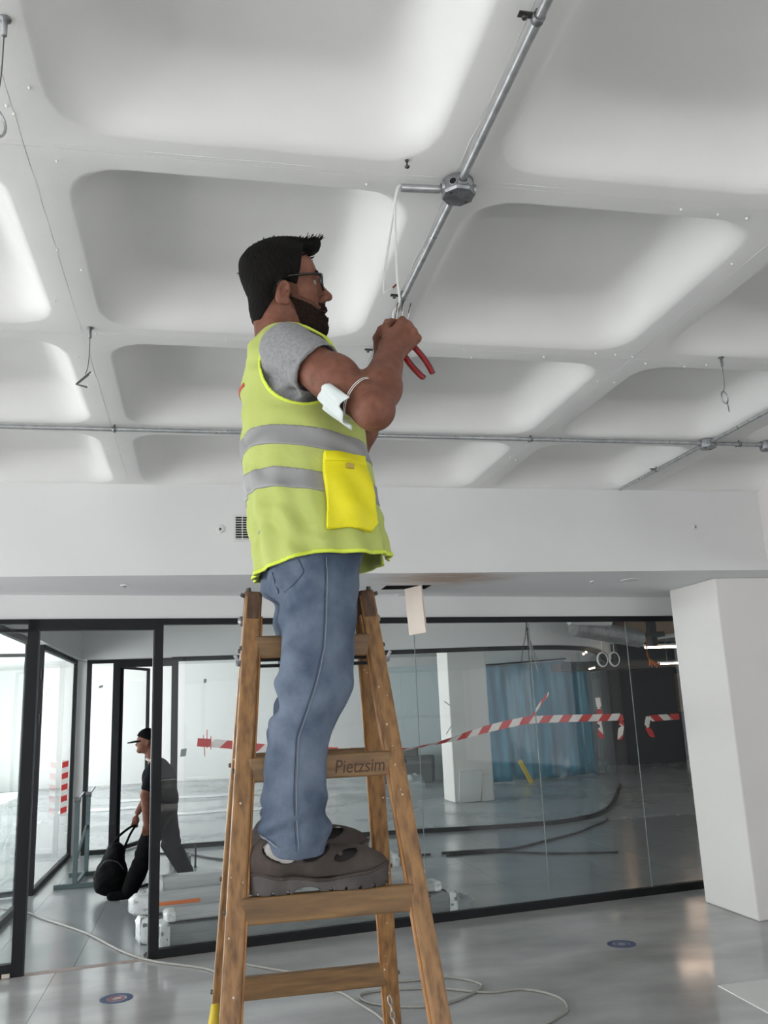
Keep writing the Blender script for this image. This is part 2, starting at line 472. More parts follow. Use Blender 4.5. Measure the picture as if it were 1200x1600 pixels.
def mxl(L):
    r = L[0]
    for q in L[1:]: r = np.maximum(r, q)
    return r

def table(z, zs, vs):
    return np.interp(z, zs, vs).astype(np.float32)

# ================================================================== THE SETTING
def G(s, t, z):      # front glass line: s along it, t behind it
    return Vector((-0.332+0.992*s-0.127*t, 6.924+0.127*s+0.992*t, z))
GX = Vector((0.992, 0.127, 0)); GY = Vector((-0.127, 0.992, 0)); ZZ = Vector((0, 0, 1))
def gline(x, t=0.0): return 6.924+t+(0.127/0.992)*(x+0.332)

# ---- floor
floor = MB().box((-7.8, -5.3, -0.2), (20, 30, -0.004)).build('floor', 'joint')
tag(floor, kind='structure')
def slab(poly, m, parent=floor):
    return MB().prism(poly, -0.004, 0.0).build('floor_slab', m, parent)
fx = [-7.6, -5.4, -3.435, -0.975, 4.08, 9.0]
for x0, x1 in zip(fx[:-1], fx[1:]):
    slab([(x0+.0015, -5.2), (x1-.0015, -5.2), (x1-.0015, gline(x1, -0.035)), (x0+.0015, gline(x0, -0.035))], 'concrete')
for i in range(-5, 12):
    x0 = -0.873+0.615*i; x1 = x0+0.615
    ys = [None, 8.46, 9.69, 10.92, 12.15]
    for k in range(4):
        ya0 = gline(x0, 0.05) if k == 0 else ys[k]; ya1 = gline(x1, 0.05) if k == 0 else ys[k]
        slab([(x0+.0015, ya0), (x1-.0015, ya1), (x1-.0015, ys[k+1]-.003), (x0+.0015, ys[k+1]-.003)], 'concrete_inside')
slab([(-6.4, 12.153), (19.9, 12.153), (19.9, 29.9), (-6.4, 29.9)], 'concrete_far')
slab([(6.507, 7.9), (19.9, 7.9), (19.9, 12.15), (6.507, 12.15)], 'concrete_inside')
th = MB().prism([tuple(G(-5, -0.033, 0))[:2], tuple(G(9, -0.033, 0))[:2], tuple(G(9, 0.048, 0))[:2], tuple(G(-5, 0.048, 0))[:2]], -0.004, 0.001).build('trim_1', 'threshold')
tag(th, kind='structure')

# ---- waffle ceiling: a slab with cast coffers, each one a piece of its own
SP, CX0, CY0, CZ = 1.24, -0.497, 2.265, 3.23
ceil = MB().box((-7.8, -5.3, 3.56), (9.2, 6.0, 3.8)).build('ceiling', 'paint')
tag(ceil, kind='structure')
def coffer_mesh():
    n = 72; hx, hy, rc = 0.525, 0.540, 0.16; H = SP/2
    def rr(ax, ay, r, a):
        c, s = math.cos(a), math.sin(a); lo, hi = 0.0, 2.0     # ray / rounded rectangle
        for _ in range(40):
            m = (lo+hi)/2; qx = abs(c*m)-(ax-r); qy = abs(s*m)-(ay-r)
            d = math.hypot(max(qx, 0), max(qy, 0))+min(max(qx, qy), 0)-r
            if d < 0: lo = m
            else: hi = m
        return (c*lo, s*lo)
    def sq(a, e):
        c, s = math.cos(a), math.sin(a); m = e/max(abs(c), abs(s)); return (c*m, s*m)
    A = [2*math.pi*(k+0.5)/n for k in range(n)]
    # put exact corners in
    A = sorted(A+[math.pi/4*q for q in (1, 3, 5, 7)]); n = len(A)
    rings = [[sq(a, H)+(0.003,) for a in A], [sq(a, H-0.0013)+(0.0,) for a in A]]
    rim = [rr(hx, hy, rc, a) for a in A]; rim2 = [rr(hx-0.012, hy-0.012, rc-0.008, a) for a in A]
    rings.append([(x, y, 0.0) for x, y in [rr(hx+0.012, hy+0.012, rc+0.01, a) for a in A]])
    rings.append([(x, y, 0.003) for x, y in rim]); 
    rings.append([(x, y, 0.014) for x, y in rim2])
    D = 0.185
    for t in (0.02, 0.04, 0.065, 0.095, 0.125, 0.16, 0.20, 0.24, 0.30, 0.37, 0.48, 0.62, 0.80, 0.94):
        zz = D*(1-(1-min(t/0.30, 1))**2.1); f = 1-t
        # straighter walls near the rim, rounder towards the crown
        e = min(0.75, t*1.0)
        ring = []
        for (x, y), a in zip(rim2, A):
            ex, ey = (hx-0.012)*math.cos(a), (hy-0.012)*math.sin(a)
            ring.append(((x*(1-e)+ex*e)*f, (y*(1-e)+ey*e)*f, max(zz, 0.014+0.1*t)))
        rings.append(ring)
    V = [p for r in rings for p in r]; F = []
    for i in range(len(rings)-1):
        for k in range(n): F.append((i*n+k, i*n+(k+1) % n, (i+1)*n+(k+1) % n, (i+1)*n+k))
    F.append(tuple((len(rings)-1)*n+k for k in range(n)))
    me = bpy.data.meshes.new('coffer'); me.from_pydata(V, [], [f[::-1] for f in F]); me.materials.append(MATS['paint'])
    me.polygons.foreach_set('use_smooth', [True]*len(me.polygons)); me.update(); me.set_sharp_from_angle(angle=math.radians(50))
    return me
CM = coffer_mesh()
for i in range(-6, 4):
    for j in range(-6, 3):
        o = bpy.data.objects.new('coffer', CM); COL.objects.link(o); o.parent = ceil
        o.location = (CX0+SP*(i+0.5), CY0+SP*(j+0.5), CZ)
# paint ridges left along the form joints of the ribs
def ridge(p0, p1, seed):
    rnd = random.Random(seed); pts = []; n = 60
    for k in range(n+1):
        t = k/n; pts.append((p0[0]+(p1[0]-p0[0])*t+rnd.uniform(-.003, .003), p0[1]+(p1[1]-p0[1])*t+rnd.uniform(-.003, .003), CZ+0.0012))
    MB().tube(pts, [rnd.choice((.0010, .0014, .0020, .0028)) for _ in pts], 5).build('paint_ridge', 'paint', ceil)
for i in range(-1, 4): ridge((CX0+SP*i, 0.0), (CX0+SP*i, 5.9), i)
for j in range(-1, 3): ridge((-2.5, CY0+SP*j-0.02), (4.2, CY0+SP*j-0.02), 40+j)
rnd = random.Random(3)
for k in range(46):      # small paint drips under the ribs
    if k % 2: x = rnd.uniform(-1.2, 3.8); y = CY0+SP*rnd.choice((0, 1, 1))+rnd.uniform(-.06, .06)
    else: y = rnd.uniform(1.8, 5.2); x = CX0+SP*rnd.choice((0, 0, 2))+rnd.uniform(-.07, .07)
    MB().lathe((x, y, CZ+0.001), (0, 0, -1), [(0, .004), (.003, .0045), (.006, .003), (.008, .0008)], 7).build('paint_drip', 'paint', ceil)

# ---- beam with its soffit, the bulkhead above the glass
beam = MB()
hole = (1.39, 6.515, 1.76, 6.76)
beam.box((-7.6, 5.92, 2.6), (hole[0], 7.0, 3.62)); beam.box((hole[2], 5.92, 2.6), (9.0, 7.0, 3.62))
beam.box((hole[0], 5.92, 2.6), (hole[2], hole[1], 3.62)); beam.box((hole[0], hole[3], 2.6), (hole[2], 7.0, 3.62))
beam.box((hole[0], hole[1], 2.78), (hole[2], hole[3], 3.62))
beam.box((1.6, 7.0, 2.6), (9.0, 7.9, 3.62))
beam = beam.build('beam', 'paint_soffit'); tag(beam, 'white beam and soffit running above the glass wall', 'beam', kind='structure')
bface = MB().box((-7.6, 5.915, 2.6), (9.0, 5.9205, 3.3)).build('face_board', 'paint_beam', beam)
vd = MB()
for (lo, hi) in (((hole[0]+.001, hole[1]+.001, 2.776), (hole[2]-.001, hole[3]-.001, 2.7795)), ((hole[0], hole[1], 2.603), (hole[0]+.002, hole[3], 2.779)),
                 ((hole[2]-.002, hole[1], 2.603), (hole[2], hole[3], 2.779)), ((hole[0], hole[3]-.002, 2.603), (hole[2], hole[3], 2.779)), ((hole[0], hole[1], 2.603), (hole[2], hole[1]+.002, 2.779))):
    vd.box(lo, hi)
vd.build('cavity_shade', 'void_shade', beam)  # near-black liners paint the shade inside the soffit hole
rb = MB().box((4.31, -5.2, 2.6), (4.95, 5.915, 3.62)).build('beam', 'paint_column'); tag(rb, 'white beam along the right edge of the ceiling', 'beam', kind='structure')

hd = MB()
hd.obox(G(0.0, 0.06, 3.02), GX, GY, ZZ, 7.4, 0.075, 0.60)
hd = hd.build('wall_front', 'paint_beam'); tag(hd, kind='structure')

# ---- column on the right
colm = MB().bbox((4.47, 6.66, 1.3), (1, 0, 0), (0, 1, 0), (0, 0, 1), 0.385, 0.36, 1.3, 0.012).build('column', 'paint_column')
tag(colm, 'wide white column standing right of the glass wall', 'column', kind='structure')

# ---- front glass wall: rails, posts, panes
gw = MB().obox(G(2.63, 0, 2.397), GX, GY, ZZ, 2.60, 0.03, 0.023).build('wall_glass', 'frame', None); tag(gw, kind='structure')
def gpart(name, s0, s1, z0, z1, m='frame', th=0.03, t=0.0, root=gw):
    return MB().obox(G((s0+s1)/2, t, (z0+z1)/2), GX, GY, ZZ, (s1-s0)/2, th, (z1-z0)/2).build(name, m, root)
gpart('bottom_rail', 0.03, 5.23, 0.0, 0.062)
gpart('post', -0.035, 0.03, 0.0, 2.42)
gpart('post_bead', -0.045, -0.035, 0.0, 2.335, 'frame_edge', 0.018)
gpart('door_header', -0.93, -0.035, 2.335, 2.42)
gpart('post', -0.94, -0.865, 0.0, 2.42)
gpart('post_bead', -0.865, -0.855, 0.0, 2.335, 'frame_edge', 0.018)
gpart('top_rail', -7.2, -0.94, 2.385, 2.42)
gpart('transom_rail', -7.2, -0.94, 2.325, 2.348)
gpart('bottom_rail', -7.2, -0.94, 0.0, 0.085)
gpart('rail_tag', -0.995, -0.945, 0.005, 0.03, 'gypsum', 0.004, -0.034)
for (s0, s1) in ((0.03, 2.105), (2.109, 3.205), (3.209, 4.213), (4.217, 5.23)):
    gpart('pane', s0, s1, 0.062, 2.375, 'glass', 0.005)
gpart('pane', -7.2, -0.94, 0.085, 2.325, 'glass', 0.005)
gpart('pane', -7.2, -0.94, 2.348, 2.385, 'glass', 0.005)
for sj in (2.107, 3.207, 4.215):
    gpart('pane_joint', sj-0.002, sj+0.002, 0.062, 2.375, 'pane_seal', 0.0052)

# ---- left side partition of the corridor
sp = MB().box((-1.70, 7.15, 2.43), (-1.655, 9.10, 2.49)).build('wall_left_glass', 'frame'); tag(sp, kind='structure')
def sbox(name, y0, y1, z0, z1, m='frame', x0=-1.70, x1=-1.655): return MB().box((x0, y0, z0), (x1, y1, z1)).build(name, m, sp)
sbox('bottom_rail', 7.15, 9.10, 0.0, 0.06); sbox('post', 7.09, 7.15, 0, 2.49); sbox('post', 9.04, 9.10, 0.06, 2.43)
sbox('top_rail', 9.86, 12.42, 2.44, 2.49); sbox('bottom_rail', 9.86, 12.42, 0, 0.05); sbox('post', 9.80, 9.86, 0, 2.49); sbox('post', 12.36, 12.42, 0.05, 2.44)
sbox('pane', 7.15, 9.04, 0.06, 2.43, 'glass_back', -1.682, -1.673); sbox('pane', 9.86, 12.36, 0.05, 2.44, 'glass_back', -1.682, -1.673)
for z in (1.72, 2.18):
    MB().lathe((-1.66, 9.79, z-0.05), (0, 0, 1), [(0, .012), (.1, .012)], 10).build('hinge', 'frame', sp)
w = MB().box((-1.72, 7.07, 2.49), (-1.60, 12.6, 3.2)).build('wall_left_upper', 'paint_beam'); tag(w, kind='structure')
w = MB().box((-1.66, 12.44, 0), (-1.53, 12.62, 2.49)).build('wall_corner', 'paint_beam'); tag(w, kind='structure')

# ---- back glass wall, curving away on the right
BP = smooth_path([(-1.53, 12.44, 0), (0.5, 12.38, 0), (2.4, 12.27, 0), (4.0, 12.10, 0), (4.9, 12.13, 0), (5.5, 12.42, 0), (6.0, 12.92, 0), (6.75, 14.1, 0), (8.2, 16.8, 0)], 6)
def along(z0, z1, th, P, x0=-9, x1=99):
    P = [p for p in P if x0 <= p.x <= x1]; L = []; Rr = []
    for i, p in enumerate(P):
        t = (P[min(i+1, len(P)-1)]-P[max(i-1, 0)]).normalized(); n = Vector((-t.y, t.x, 0)); L.append(p+n*th/2); Rr.append(p-n*th/2)
    n = len(P); V = [(q.x, q.y, z) for z in (z0, z1) for q in Rr+L]; F = []
    for i in range(n-1):
        F += [(i, i+1, 2*n+i+1, 2*n+i), (n+i+1, n+i, 3*n+i, 3*n+i+1), (i+1, i, n+i, n+i+1), (2*n+i, 2*n+i+1, 3*n+i+1, 3*n+i)]
    F += [(0, 2*n, 3*n, n), (n-1, 2*n-1, 4*n-1, 3*n-1)]
    return MB().add(V, F)
BW = along(2.44, 2.50, 0.06, BP, -0.4).build('wall_back_glass', 'frame'); tag(BW, kind='structure')
along(0.0, 0.055, 0.06, BP, -0.3).build('bottom_rail', 'frame', BW)
def bbox_(name, x0, x1, z0, z1, m='frame', y=12.41, th=0.03): return MB().box((x0, y-th, z0), (x1, y+th, z1)).build(name, m, BW)
bbox_('post', -1.53, -1.47, 0, 2.49); bbox_('post', -1.19, -1.10, 0, 2.49, y=12.41); bbox_('post', -0.42, -0.33, 0, 2.50)
bbox_('bottom_rail', -1.47, -1.19, 0, 0.055); bbox_('top_rail', -1.47, -1.19, 2.44, 2.49); bbox_('door_header', -1.10, -0.42, 2.38, 2.49)
bbox_('top_rail', -0.33, 0.25, 2.44, 2.50, y=12.395); bbox_('bottom_rail', -0.33, 0.25, 0.0, 0.055, y=12.395)
bbox_('pane', -1.47, -1.19, 0.055, 2.44, 'glass_back', th=0.005)
cuts = [-0.33, 1.6, 3.3, 4.6, 5.6, 6.6, 8.3]
for a, b in zip(cuts[:-1], cuts[1:]):
    along(0.055, 2.44, 0.012, BP, a-0.05, b+0.12).build('pane', 'glass_back', BW)
bh = along(2.50, 3.25, 0.16, [Vector((-1.66, 12.445, 0))]+BP).build('wall_back_upper', 'paint_beam'); tag(bh, kind='structure')
# small grey stickers on the back glass
for k, (sx, z, w, h, rot) in enumerate(((-1.34, 2.13, .05, .035, .4), (0.03, 2.16, .035, .055, .1), (-0.25, 1.22, .07, .1, .25))):
    c = Vector((sx, 12.41-0.05, z)); ax = Vector((math.cos(rot), 0, math.sin(rot)*0.4)); up = Vector((math.sin(rot)*0.5, 0, 1))
    MB().obox(c, ax, (0, 1, 0), up, w*.55, 0.001, h*.5).build('glass_sticker', 'label_grey', BW)

# ---- open glass doors
def glass_door(name, hinge, ang, w, h, label, handle=True):
    r = empty(name, hinge, label, 'door', kind='structure'); H = Vector(hinge); d = Vector((math.cos(ang), math.sin(ang), 0)); n = Vector((-d.y, d.x, 0)); f = 0.035
    def q(nm, a0, a1, z0, z1, m='frame', th=0.02):
        return MB().obox(H+d*(a0+a1)/2+ZZ*(z0+z1)/2, d, n, ZZ, (a1-a0)/2, th, (z1-z0)/2).build(nm, m, r, hinge)
    q('stile', 0, f, 0.01, h); q('stile', w-f, w, 0.01, h); q('top_rail', f, w-f, h-f, h); q('bottom_rail', f, w-f, 0.01, 0.06)
    q('pane', f, w-f, 0.06, h-f, 'glass_back', 0.005)
    if handle:
        p = H+d*(w-0.05)+n*0.045
        MB().tube([p+ZZ*0.98, p+ZZ*1.25], 0.011, 8).build('handle', 'galvanised', r, hinge)
    return r
glass_door('door_1', (-1.09, 12.46, 0), math.radians(67), 0.82, 2.40, 'black framed glass door standing open in the back glass wall', False)
glass_door('door_2', (-1.70, 9.83, 0), math.radians(194), 0.70, 2.40, 'black framed glass door open into the room on the far left', True)

# ---- outer shell of the rooms
def shell(name, boxes, m='paint_beam'):
    b = MB()
    for lo, hi in boxes: b.box(lo, hi)
    return tag(b.build(name, m), kind='structure')
# left wall of the near room with its window opening
shell('wall_left', [((-7.8, -5.2, 0), (-7.6, 7.0, 0.30)), ((-7.8, -5.2, 2.35), (-7.6, 7.0, 3.6)), ((-7.8, -5.2, 0.30), (-7.6, -4.55, 2.35)), ((-7.8, 6.75, 0.30), (-7.6, 7.0, 2.35))])
shell('wall_rear', [((-7.8, -5.3, 0), (9.0, -5.1, 0.45)), ((-7.8, -5.3, 2.95), (9.0, -5.1, 3.6)), ((-7.8, -5.3, 0.45), (-4.05, -5.1, 2.95)), ((5.05, -5.3, 0.45), (9.0, -5.1, 2.95))])
shell('wall_right', [((9.0, -5.3, 0), (9.15, 7.9, 0.45)), ((9.0, -5.3, 2.55), (9.15, 7.9, 3.6)), ((9.0, -5.3, 0.45), (9.15, -3.9, 2.55)), ((9.0, 4.3, 0.45), (9.15, 7.9, 2.55))])  # right wall opening added only for the fill light
for nm, pts in (('window_1', [(-7.70, y, 0) for y in (-4.5, -2.3, -0.1, 2.1, 4.3, 6.7)]), ('fill_window', [(9.08, y, 0) for y in (-3.85, -1.8, 0.2, 2.2, 4.25)]), ('window_2', [(x, -5.15, 0) for x in (-4.0, -1.75, 0.5, 2.75, 5.0)])):  # the right-hand mullions belong to the added fill opening
    r = empty(nm, pts[0], kind='structure')
    for p in pts: MB().box((p[0]-.03, p[1]-.03, 0.45), (p[0]+.03, p[1]+.03, {'window_1': 2.35, 'fill_window': 2.55}.get(nm, 2.95))).build('mullion', 'frame', r, pts[0])
# corridor
shell('ceiling_corridor', [((-6.4, 7.05, 3.2), (19.9, 12.6, 3.3))], 'paint_beam')
shell('wall_corridor_right', [((9.0, 7.0, 0), (9.15, 8.2, 3.3)), ((19.8, 8.0, 0), (19.9, 29.9, 3.4))], 'paint_grey')
shell('wall_corridor_left', [((-5.5, 7.0, 0), (-5.35, 7.45, 3.2)), ((-5.5, 7.45, 2.75), (-5.35, 11.75, 3.2)), ((-5.5, 7.45, 0), (-5.35, 11.75, 0.45)), ((-5.5, 11.75, 0), (-5.35, 12.6, 3.2))])
# far rooms
shell('ceiling_far', [((-6.5, 12.5, 3.2), (19.9, 29.9, 3.3))], 'paint_beam')
shell('wall_far_back', [((-6.5, 25.6, 0), (10.0, 25.8, 3.2))], 'white_board')
shell('wall_far_left', [((-6.65, 12.5, 0), (-6.5, 13.4, 3.2)), ((-6.65, 13.4, 0), (-6.5, 23.6, 0.4)), ((-6.65, 13.4, 3.05), (-6.5, 23.6, 3.2)), ((-6.65, 23.6, 0), (-6.5, 25.8, 3.2))])
gwall = MB().obox((4.95, 21.9, 1.37), (1.5, -1.6, 0), (1.6, 1.5, 0), ZZ, 1.15, 0.06, 1.37).build('wall_far_grey', 'paint_grey'); tag(gwall, kind='structure')
fcol = MB().bbox((4.80, 16.0, 1.6), (1, 0, 0), (0, 1, 0), ZZ, 0.375, 0.36, 1.6, 0.02).build('column', 'paint_column'); tag(fcol, 'white square column in the far room with boards leaning on it', 'column', kind='structure')
bm2 = MB().box((5.9, 19.6, 2.62), (9.6, 20.3, 3.2)).build('beam', 'paint_beam'); tag(bm2, 'pale beam above the blue plastic curtain', 'beam', kind='structure')
ccol = MB().bbox((9.42, 20.3, 1.6), (1, 0, 0), (0, 1, 0), ZZ, 0.30, 0.3, 1.6, 0.02).build('column', 'plastic_clear'); tag(ccol, 'bare concrete column right of the blue plastic curtain', 'column', kind='structure')
shell('wall_far_dark', [((9.7, 24.6, 0), (19.9, 24.8, 3.2))], 'paint_dark')
shell('wall_dark_block', [((11.0, 21.9, 0), (12.6, 23.0, 3.2))], 'paint_dark')
shell('wall_far_brown', [((12.7, 22.6, 1.25), (17.0, 22.75, 2.5)), ((12.7, 22.62, 0), (17.0, 22.73, 1.24))], 'paint_dark')
bw = MB().box((12.75, 22.56, 1.3), (16.6, 22.595, 2.35)).build('wall_panel_brown', 'mortar'); tag(bw, kind='structure')

# ================================================================== ELECTRICAL RUNS UNDER THE CEILING
PR = 0.0125; PZ = 3.205
def conduit(pts, label, clips=(), group='galvanised conduits under the waffle ceiling'):
    o = MB().tube(pts, PR, 14).build('conduit', 'galvanised', None, pts[0], True)
    o.data.set_sharp_from_angle(angle=math.radians(50))
    tag(o, label, 'pipe', group)
    d = (Vector(pts[-1])-Vector(pts[0])).normalized(); side = Vector((-d.y, d.x, 0))
    for q in clips:
        q = Vector(q); b = MB()
        b.lathe(q-d*0.010, d, [(0, PR+.0008), (0, PR+.003), (.020, PR+.003), (.020, PR+.0008)], 16, False)
        c = b.build('clip', 'galvanised_dark', o, pts[0], True)
        b = MB(); b.obox(q+side*0.030+ZZ*0.006, d, side, ZZ, 0.009, 0.018, 0.0015)
        b.lathe(q+side*0.034+ZZ*0.0075, -ZZ, [(0, .003), (.010, .003), (.010, .007), (.014, .006)], 10)
        b.build('clip_screw', 'screw', o, pts[0])
        b = MB(); b.tube([q+ZZ*PR, Vector((q.x, q.y, CZ))], 0.004, 8); b.build('clip_stud', 'screw', o, pts[0])
    return o
conduit([(0.753, -1.5, PZ), (0.757, 2.20, PZ)], 'galvanised conduit from the top edge down to the open junction box', [(0.755, 1.58, PZ)])
conduit([(0.757, 2.30, PZ), (0.735, 4.645, PZ)], 'galvanised conduit running from the open junction box behind the electrician', [(0.748, 2.975, PZ), (0.741, 3.49, PZ)])
conduit([(0.71, 2.262, PZ-.004), (0.582, 2.268, PZ-.006)], 'short conduit stub with the white cable hanging out of it')
conduit([(-5.2, 4.67, PZ), (3.045, 4.665, PZ)], 'long galvanised conduit crossing the whole ceiling behind the electrician', [(-0.48, 4.668, PZ), (1.92, 4.667, PZ)])
conduit([(3.145, 4.665, PZ), (3.475, 4.668, PZ)], 'short conduit between the two junction boxes at right', [(3.32, 4.666, PZ)])
conduit([(3.10, 1.6, PZ), (3.10, 4.615, PZ)], 'galvanised conduit running from the right edge to the closed junction box', [(3.10, 3.0, PZ)])
conduit([(3.088, 4.715, PZ), (3.066, 5.80, PZ)], 'galvanised conduit stub ending at the beam on the right', [(3.076, 5.27, PZ)])

def jbox(c, label, opened=False):
    c = Vector(c); r = empty('junction_box', c, label, 'junction box')
    a0 = math.pi/8
    def octa(z0, z1, r0, r1): 
        V = [(c.x+rr*math.cos(a0+k*math.pi/4), c.y+rr*math.sin(a0+k*math.pi/4), c.z+z) for z, rr in ((z0, r0), (z1, r1)) for k in range(8)]
        return V, [tuple(range(7, -1, -1)), tuple(range(8, 16))]+[(k, (k+1) % 8, 8+(k+1) % 8, 8+k) for k in range(8)]
    b = MB(); b.lathe(c+ZZ*0.024, -ZZ, [(0, .044), (.002, .049), (.040, .050), (.046, .048)], 28)
    b.build('body', 'galvanised_dark', r, c, True).data.set_sharp_from_angle(angle=math.radians(40))
    b = MB(); b.add(*octa(-0.030, -0.022, 0.050, 0.0535)); b.build('cover', 'galvanised_dark', r, c)
    for k in range(2):
        a = math.radians((35, 215)[k]); b = MB()
        b.lathe(c+Vector((math.cos(a)*.036, math.sin(a)*.036, -0.030)), -ZZ, [(0, .005), (.003, .005), (.004, .003)], 10); b.build('cover_screw', 'screw', r, c)
    for k, a in enumerate((180, 270, 0, 90)):
        d = Vector((math.cos(math.radians(a)), math.sin(math.radians(a)), 0)); b = MB()
        b.lathe(c+d*0.045-ZZ*.002, d, [(0, .0175), (.009, .0175), (.009, .0135), (.003, .0135)], 18, False); b.build('collar', 'galvanised', r, c, True).data.set_sharp_from_angle(angle=math.radians(40))
    if opened:
        d = Vector((math.cos(math.radians(236)), math.sin(math.radians(236)), 0)); p = c+d*0.0475-ZZ*.004
        MB().lathe(p, d, [(0, .0125), (.004, .0125), (.0045, .0105), (.004, .0105)], 18, False).build('knockout_rim', 'galvanised', r, c)
        MB().lathe(p, d, [(0, .0105), (.0032, .0105)], 18).build('knockout_shade', 'void_shade', r, c)  # solid dark disc painted as the shade of an open knockout
        d = Vector((math.cos(math.radians(300)), math.sin(math.radians(300)), 0)); p = c+d*0.0475-ZZ*.002
        MB().lathe(p, d, [(0, .0115), (.003, .0115)], 18).build('knockout_plug', 'galvanised', r, c)
    return r
jbox((0.757, 2.25, PZ-.004), 'open galvanised junction box on the rib above the electrician', True)
jbox((3.095, 4.665, PZ-.002), 'closed galvanised junction box where two conduits cross at right')
jb3 = jbox((3.525, 4.668, PZ-.002), 'galvanised junction box at the right edge with wires hanging out')
wl = MB()
wl.tube(smooth_path([(3.51, 4.63, 3.17), (3.50, 4.58, 3.05), (3.47, 4.56, 2.95), (3.485, 4.56, 2.96), (3.53, 4.58, 3.06), (3.54, 4.64, 3.17)], 6), 0.004, 6)
tag(wl.build('wire_loop', 'grey_cable', None, (3.51, 4.63, 3.17), True), 'grey wire loop hanging from the box at the right edge', 'cable')

# bare screw under the rib beside the stub
b = MB(); b.lathe((0.58, 2.175, CZ), -ZZ, [(0, .0025), (.022, .0025), (.022, .008), (.026, .006)], 10)
b.lathe((0.58, 2.175, CZ-.001), -ZZ, [(0, .006), (.003, .006)], 10)
tag(b.build('ceiling_screw', 'screw', None, (0.58, 2.175, CZ), True), 'bare screw left in the rib beside the conduit stub', 'screw')

def hanger(x, y, L, ring, label):
    p = Vector((x, y, CZ)); r = empty('hanging_wire', p, label, 'hanger', 'steel hangers below the ribs')
    MB().lathe(p, -ZZ, [(0, .014), (.003, .014), (.004, .0065), (.045, .0065), (.047, .003)], 12).build('anchor', 'galvanised_dark', r, p, True)
    e = p+Vector((-0.012, 0, -L))
    MB().tube(smooth_path([p-ZZ*.045, p+Vector((0.0, 0, -L*0.6)), p+Vector((-0.004, 0, -L*0.85)), e], 6), 0.0016, 6).build('wire', 'steel_wire', r, p)
    ring(e, r, p); return r
def ring_round(R, tilt, tail):
    def f(e, r, p):
        b = MB(); ax = Vector((math.cos(tilt), math.sin(tilt), 0)); 
        for q in range(2):
            c = e-ZZ*(R+q*0.003)+ax.cross(ZZ)*(0.004*q)
            b.tube([c+ax*(R*math.cos(a))+ZZ*(R*1.08*math.sin(a)) for a in [2*math.pi*k/28 for k in range(28)]], 0.0022, 6, False, True)
        b.build('ring', 'galvanised', r, p, True)
        if tail:
            q = e-ZZ*(2*R); MB().tube([q+ax*0.018+ZZ*.012, q+ax*0.026-ZZ*.015, q+ax*0.028-ZZ*0.04], [.003, .0035, .002], 6).build('tail', 'steel_wire', r, p)
        else:
            q = e-ZZ*(R*0.3); MB().tube([q-ax*0.004, q+ax*.010-ZZ*.03], 0.005, 8).build('sleeve', 'galvanised', r, p)
    return f
def ring_folded(e, r, p):
    b = MB(); b.tube([e+Vector((.012, 0, .0)), e+Vector((-.028, -.03, -.055)), e+Vector((.012, -.02, -.062))], 0.0045, 8); b.build('ring', 'galvanised_dark', r, p)
    MB().tube([e+Vector((.02, 0, .012)), e+Vector((-.028, -.03, -.052))], 0.003, 6).build('tail', 'steel_wire', r, p)
hanger(-0.452, 1.80, 0.235, ring_round(0.033, 0.9, False), 'steel hanger with a big ring at the top left corner')
hanger(-0.46, 3.44, 0.205, ring_folded, 'steel hanger with a folded wire end left of the electrician')
hanger(2.415, 3.44, 0.175, ring_round(0.028, 0.5, True), 'steel hanger with a small ring on the right rib')

# ---- fittings on beam and soffit
r = empty('vent_grille', (0.265, 5.915, 2.924), 'white square vent grille with dark slots on the beam', 'vent')
o0 = r.location[:]
fr = MB()
for lo, hi in (((0.200, 5.905, 2.83), (0.215, 5.9155, 3.018)), ((0.375, 5.905, 2.83), (0.390, 5.9155, 3.018)), ((0.215, 5.905, 2.83), (0.375, 5.9155, 2.845)), ((0.215, 5.905, 3.003), (0.375, 5.9155, 3.018)), ((0.258, 5.906, 2.845), (0.264, 5.9155, 3.003)), ((0.318, 5.906, 2.845), (0.324, 5.9155, 3.003))): fr.box(lo, hi)
fr.build('frame', 'plastic_white', r, o0); MB().box((0.215, 5.913, 2.845), (0.375, 5.9152, 3.003)).build('slot_shade', 'void_shade', r, o0)  # near-black sheet behind the slats paints the shade in the slots
for k in range(9):
    z = 2.852+k*0.0172; MB().obox((0.295, 5.909, z), (1, 0, 0), (0, 1, 0.5), (0, -.5, 1), 0.08, 0.004, 0.0022).build('slat', 'plastic_white', r, o0)
def rosette(c, n, label, rad=0.03):
    r = empty('wall_fitting', c, label, 'fitting'); c = Vector(c); n = Vector(n)
    MB().lathe(c, n, [(0, rad), (.006, rad), (.009, rad*.8)], 20).build('plate', 'plastic_white', r, c)
    MB().lathe(c+n*.009, n, [(0, rad*.28), (.008, rad*.2)], 10).build('stem', 'screw', r, c)
rosette((0.111, 5.915, 2.917), (0, -1, 0), 'small round white fitting left of the vent grille')
rosette((3.722, 5.915, 2.939), (0, -1, 0), 'tiny fitting at the right end of the beam', 0.02)
rosette((-0.547, 6.332, 2.6), (0, 0, -1), 'small sprinkler fitting under the soffit at left', 0.03)
rosette((3.057, 6.405, 2.6), (0, 0, -1), 'tiny dark fitting under the soffit near the column', 0.016)
b = MB().lathe((3.369, 6.359, 2.6), -ZZ, [(0, .075), (.004, .075), (.006, .066)], 28)
tag(b.build('cover_plate', 'plastic_white', None, (3.369, 6.359, 2.6)), 'flat round white cover plate under the soffit near the column', 'cover plate')
